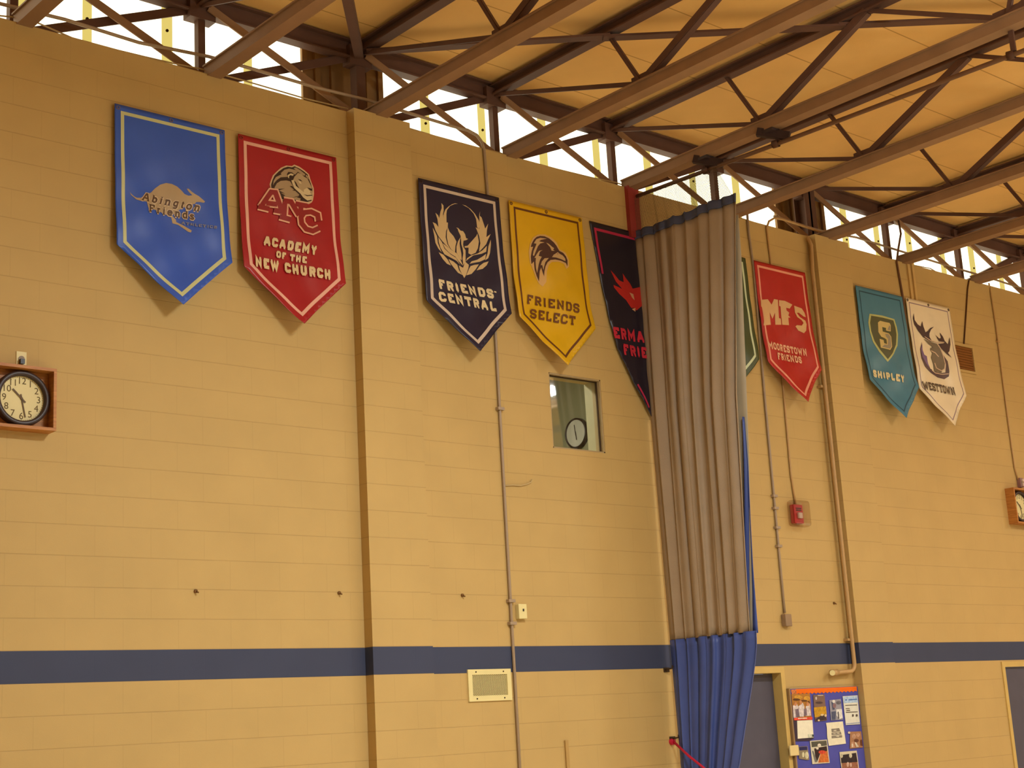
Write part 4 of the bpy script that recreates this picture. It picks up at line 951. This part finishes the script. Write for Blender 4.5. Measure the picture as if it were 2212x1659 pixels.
# ------------------------------------------------------------------ wooden boxed clocks
def num_mesh(txt, size):
    cu = bpy.data.curves.new('n', 'FONT'); cu.body = txt; cu.size = size; cu.align_x = 'CENTER'; cu.align_y = 'CENTER'; cu.extrude = 0.0006
    o = bpy.data.objects.new('n', cu); me = bpy.data.meshes.new_from_object(o)
    bpy.data.objects.remove(o); return me
def boxed_clock(cx, cz, label, hm):
    t = thing('boxed_clock', (cx, 0, cz-0.21), label, 'clock', 'clocks in wooden boxes')
    h, dp, th = 0.208, 0.115, 0.02
    m = MB().box((cx-h, -dp, cz+h-th), (cx+h, 0, cz+h)).box((cx-h, -dp, cz-h), (cx+h, 0, cz-h+th)).box((cx-h, -dp, cz-h+th), (cx-h+th, 0, cz+h-th)).box((cx+h-th, -dp, cz-h+th), (cx+h, 0, cz+h-th))
    obj('wooden_box', m, M_WOOD, t)
    obj('back_panel', MB().box((cx-h+th, -0.018, cz-h+th), (cx+h-th, -0.001, cz+h-th)), M_WOOD, t)
    obj('rim', MB().ring((cx, cz), 0.182, 0.149, -0.018, -0.075), mat('dark_rim', (58, 40, 34), 0.4, 0.4), t)
    f = obj('face', MB().disc((cx, cz), 0.151, -0.018, -0.045, 48), mat('ivory_face', (236, 220, 160), 0.45, 0.3, 0.02), t)
    for i in range(1, 13):
        a = PI/2-i*PI/6; me = num_mesh(str(i), 0.062)
        bb = bmesh.new(); bb.from_mesh(me); bpy.data.meshes.remove(me)
        for v in bb.verts: v.co = Vector((cx+0.116*math.cos(a)+v.co.x, -0.0456-v.co.z, cz+0.116*math.sin(a)+v.co.y))
        obj('numeral', bb, mat('numeral_ink', (92, 76, 44), 0.6, 0.2), f)
    m = MB()
    for i in range(60):
        a = i*PI/30; r0 = 0.141 if i % 5 else 0.137
        m.beam((cx+r0*math.cos(a), -0.0455, cz+r0*math.sin(a)), (cx+0.147*math.cos(a), -0.0455, cz+0.147*math.sin(a)), 0.0018, 0.0008, (0, 1, 0))
    obj('minute_track', m, mat('numeral_ink', (92, 76, 44)), f)
    for ang, l, tail, w, nm in hm:
        a = math.radians(90-ang); d = Vector((math.cos(a), 0, math.sin(a))); c = Vector((cx, -0.05, cz))
        obj(nm, MB().beam(c-d*tail, c+d*l, w, 0.002, (0, 1, 0)), mat('hand_ink', (86, 66, 42), 0.5, 0.3), f)
    obj('hub', MB().disc((cx, cz), 0.008, -0.046, -0.054, 12), mat('hand_ink', (86, 66, 42)), f)
    obj('glass', MB().disc((cx, cz), 0.150, -0.056, -0.060, 48), glass('clock_glass' + str(cx), 0.05), t)
    return t
h = hy(47, 861, -0.05)
hands = [(314, 0.085, 0.035, 0.011, 'hour_hand'), (168, 0.125, 0.03, 0.008, 'minute_hand')]
boxed_clock(h.x, h.z, 'round clock in a square oak box at the left edge, below the royal blue banner', hands)
h2 = hy(2194, 1090, -0.115)
boxed_clock(h2.x+0.208, h2.z-0.005, 'round clock in a square oak box cut by the right edge of the photo', hands)
def outlet(u0, v0, u1, v1, label, w=0.07, hh=0.112, dark=True, dp=0.006):
    a = hy((u0+u1)/2, (v0+v1)/2, -0.003); t = thing('wall_outlet', (a.x, 0, a.z), label, 'outlet')
    obj('cover_plate', MB().box((a.x-w/2, -dp, a.z-hh/2), (a.x+w/2, 0, a.z+hh/2)), M_CREAM if dark else mat('mauve_box', (150, 112, 108), 0.5, 0.3), t, bevel=0.002)
    obj('receptacle', MB().disc((a.x, a.z+0.005), 0.021, -dp, -dp-0.004, 20), mat('grey_receptacle', (150, 130, 110), 0.5, 0.3), t)
    if dark: obj('plug', MB().box((a.x-0.017, -dp-0.03, a.z-0.032), (a.x+0.011, -dp-0.002, a.z)), M_BLACK, t)
    else: obj('plug', MB().box((a.x-0.018, -dp-0.02, a.z-0.045), (a.x+0.018, -dp, a.z-0.008)).box((a.x-0.018, -dp-0.02, a.z+0.01), (a.x+0.018, -dp, a.z+0.04)), mat('strobe_white', (214, 190, 176)), t)
outlet(34, 763, 58, 792, 'cream wall outlet with black plug above the left wooden clock')
outlet(2194, 1034, 2208, 1053, 'mauve outlet box above the right wooden clock', 0.075, 0.11, False, 0.045)

# ------------------------------------------------------------------ bulletin board and its papers
YB = -0.035
tl, tr, bl_, br_ = hy(1706, 1488, YB), hy(1852, 1483, YB), hy(1722, 1659, YB), hy(1868, 1659, YB)
bx0, bx1, bz1, bz0 = tl.x, min(tr.x, 12.535), (tl.z+tr.z)/2, 0.92
t = thing('bulletin_board', (bx0, 0, bz0), 'blue bulletin board with orange top border between door and right pilaster', 'bulletin board')
obj('panel', MB().box((bx0, YB, bz0), (bx1, -0.001, bz1)), mat('board_blue', (84, 84, 166), 0.75, 0.15, 0.08, 4.0), t)
obj('frame', MB().box((bx0-0.022, YB-0.006, bz0), (bx0, 0, bz1+0.006)), mat('aluminium_bronze', (150, 118, 78), 0.4, 0.4), t)
def bp(x, y): h_ = hy(1680+x*.132, 1440+y*.132, YB-0.004); return (h_.x, h_.z)
top = [bp(300, 368), bp(1292, 326), bp(1296, 405)]
sc = []
a0, a1 = Vector(bp(1296, 405)), Vector(bp(312, 450))
for i in range(1, 32):
    p = a0+(a1-a0)*i/32; sc.append((p.x, p.y+(0.008 if i % 2 else -0.004)))
obj('border_strip', MB().prism(top+sc+[bp(312, 450)], YB-0.004, YB), mat('orange_border', (240, 110, 14), 0.6, 0.2, 0.03), t)
obj('striped_corner', MB().prism([bp(215, 378), bp(300, 372), bp(312, 450), bp(240, 465)], YB-0.004, YB), mat('striped_corner', (206, 120, 70), 0.6, 0.2, 0.5, 60.0), t)
def card(name, label, cat, poly, base, patches, tilt=0.0, lift=0.006):
    P = [bp(*q) for q in poly]
    mats = [mat('paper_%d_%d_%d' % base, base, 0.5, 0.3, 0.05, 30)]
    m = MB(); m.prism(P, YB-lift, YB-lift-0.002); c0 = P[-1]
    for rgb, polys in patches:
        mats.append(mat('ink_%d_%d_%d' % rgb, rgb, 0.5, 0.3, 0.25, 45)); m.mi = len(mats)-1
        for q in polys:
            lift += 0.0003
            pp = [bp(*w) for w in q]; vs = [Vector((x, z, 0)) for x, z in pp]
            V = [m.b.verts.new((x, YB-lift-0.0024, z)) for x, z in pp]
            for tr_ in tessellate_polygon([vs]): m.b.faces.new([V[i] for i in tr_]).material_index = m.mi
    return tag(obj(name, m, mats, origin=(c0[0], YB, c0[1])), label, cat, 'papers pinned on the bulletin board')
def el(x, y, rx, ry, n=12): return [(x+rx*math.cos(i*2*PI/n), y+ry*math.sin(i*2*PI/n)) for i in range(n)]
card('poster', 'poster of three people against orange leaves, top left of the bulletin board', 'poster', [(218, 450), (522, 440), (552, 870), (258, 880)], (176, 116, 42),
     [((206, 150, 50), [el(330, 500, 70, 30), el(470, 520, 50, 40)]), ((96, 56, 24), [el(300, 540, 60, 20), el(420, 560, 60, 16), el(500, 600, 20, 40)]),
      ((214, 200, 196), [[(240, 640), (300, 600), (330, 660), (310, 840), (250, 840)], [(330, 650), (400, 590), (430, 660), (420, 820), (340, 820)], [(450, 650), (510, 600), (535, 800), (450, 810)]]),
      ((196, 130, 84), [el(280, 610, 24, 34), el(365, 590, 24, 34), el(480, 615, 24, 34)]), ((120, 100, 110), [[(275, 700), (330, 690), (350, 820), (290, 830)], [(420, 700), (460, 680), (470, 800), (420, 810)]]),
      ((226, 74, 50), [[(252, 838), (555, 824), (557, 868), (262, 880)]]), ((240, 214, 190), [[(320, 842), (465, 836), (466, 852), (322, 858)]])])
card('poster', 'dark flat panel beneath the blank white sheet at the board left', 'poster', [(250, 882), (556, 870), (590, 1170), (520, 1215), (285, 1220)], (58, 42, 60), [], lift=0.0045)  # plain dark panel that shows past the white sheet's left side
card('paper_sheet', 'blank white sheet pinned under the leaf poster', 'paper', [(310, 885), (560, 874), (580, 1160), (320, 1180)], (240, 232, 206), [((206, 206, 180), [[(480, 1110), (578, 1105), (580, 1160), (490, 1165)]]), ((56, 66, 60), [[(550, 1112), (580, 1110), (581, 1150), (556, 1150)]])], lift=0.008)
card('photograph', 'photo with grey stands above a yellow gym floor, top centre of the board', 'photo', [(575, 465), (760, 455), (800, 880), (610, 900)], (128, 98, 82),
     [((196, 146, 30), [[(585, 670), (782, 650), (798, 800), (600, 830)]]), ((58, 44, 50), [[(612, 860), (700, 800), (760, 780), (798, 870), (612, 896)]]), ((228, 200, 150), [el(720, 790, 26, 18), el(665, 880, 16, 16), el(775, 800, 20, 22)]), ((206, 186, 170), [el(620, 520, 14, 28), el(690, 470, 50, 8)]), ((84, 62, 60), [el(670, 590, 60, 18)])])
card('photograph', 'blue and grey action photo left of the pale notice', 'photo', [(840, 548), (1025, 530), (1062, 868), (868, 882)], (150, 146, 156),
     [((78, 84, 110), [[(870, 580), (900, 570), (930, 700), (890, 710)], [(870, 740), (945, 730), (940, 870), (880, 876)]]), ((226, 222, 214), [el(910, 570, 24, 26), [(950, 700), (1040, 690), (1056, 840), (1000, 860), (955, 800)]]), ((140, 106, 110), [el(920, 640, 28, 40)]), ((104, 98, 104), [el(990, 590, 40, 30), [(970, 740), (990, 735), (1000, 850), (980, 855)]])])
card('paper_sheet', 'pale printed notice at the top right of the board', 'paper', [(1058, 485), (1300, 470), (1342, 942), (1110, 956)], (226, 222, 204),
     [((176, 200, 226), [[(1066, 495), (1296, 480), (1306, 585), (1076, 600)]]), ((70, 110, 180), [el(1112, 546, 14, 14), [(1150, 536), (1290, 526), (1291, 542), (1152, 554)]]),
      ((84, 70, 60), [[(1098, 630), (1290, 620), (1291, 632), (1099, 642)], [(1108, 742), (1300, 734), (1301, 746), (1110, 756)], [(1104, 684), (1170, 680), (1171, 692), (1106, 696)], [(1114, 712), (1176, 708), (1177, 722), (1116, 726)], el(1222, 800, 14, 24), el(1284, 798, 16, 22)]), ((150, 160, 190), [[(1112, 930), (1340, 912), (1341, 922), (1113, 942)]])])
card('paper_sheet', 'white page with a grey scribbled logo in the middle of the board', 'paper', [(785, 920), (1060, 896), (1112, 1260), (832, 1296), (805, 1150), (800, 1000)], (236, 226, 196),
     [((140, 128, 112), [[(870, 1020), (1000, 1005), (1020, 1060), (878, 1075)], [(872, 1085), (1025, 1065), (1040, 1110), (876, 1125)], [(874, 1135), (1045, 1120), (1048, 1160), (876, 1175)]]), ((226, 216, 190), [el(930, 1045, 26, 8), el(980, 1090, 22, 7), el(920, 1100, 22, 7), el(970, 1140, 30, 7)])])
card('photograph', 'photo of people in brown tones at the right side of the board', 'photo', [(1180, 1066), (1360, 1058), (1388, 1322), (1176, 1342)], (170, 120, 84),
     [((196, 150, 120), [el(1240, 1140, 30, 40), el(1310, 1120, 30, 34), [(1200, 1240), (1230, 1230), (1250, 1320), (1200, 1325)]]), ((104, 60, 40), [el(1280, 1210, 40, 30), [(1340, 1200), (1375, 1195), (1385, 1300), (1345, 1290)]]), ((224, 206, 180), [[(1250, 1240), (1270, 1235), (1320, 1310), (1280, 1318)], el(1212, 1290, 14, 30), el(1160, 1080, 20, 20)])])
card('photograph', 'white-bordered photo of an orange court, lower middle of the board', 'photo', [(522, 1216), (800, 1194), (846, 1576), (562, 1596)], (214, 204, 176),
     [((88, 84, 70), [[(540, 1230), (790, 1210), (800, 1290), (552, 1320)]]), ((52, 30, 28), [[(590, 1340), (795, 1300), (806, 1380), (700, 1400), (640, 1550), (610, 1480)]]), ((206, 110, 46), [[(700, 1400), (806, 1378), (832, 1562), (655, 1572)]]), ((206, 70, 44), [el(720, 1400, 60, 30)]), ((222, 210, 190), [el(672, 1290, 30, 30), el(640, 1340, 22, 18)]), ((120, 118, 110), [[(555, 1380), (575, 1378), (640, 1560), (605, 1568)]])])
card('photograph', 'small photo with a dark blue top at the left lower edge of the board', 'photo', [(340, 1312), (480, 1300), (512, 1520), (480, 1530), (345, 1506)], (140, 124, 96), [((40, 36, 84), [[(345, 1318), (474, 1308), (480, 1365), (350, 1372)]]), ((222, 212, 170), [el(470, 1450, 30, 60), el(410, 1440, 20, 44)])])
card('photograph', 'photo of dark figures at the bottom right of the board', 'photo', [(1005, 1398), (1288, 1374), (1330, 1700), (1045, 1730)], (214, 200, 170),
     [((46, 32, 36), [[(1022, 1450), (1276, 1410), (1300, 1560), (1035, 1580)]]), ((200, 190, 160), [el(1185, 1455, 26, 40), el(1040, 1460, 20, 34)]), ((150, 96, 70), [[(1040, 1580), (1298, 1560), (1312, 1680), (1050, 1700)]]), ((206, 170, 150), [el(1140, 1600, 20, 40), el(1190, 1610, 16, 36)])])
a = hy(1715, 1623, -0.05); tag(obj('thermostat', MB().box((a.x-0.065, -0.06, a.z-0.04), (a.x+0.065, -0.042, a.z+0.055)), mat('ivory_plastic', (226, 202, 140), 0.5, 0.3), origin=(a.x, 0, a.z), bevel=0.006), 'small ivory box between the door frame and the bulletin board', 'thermostat')
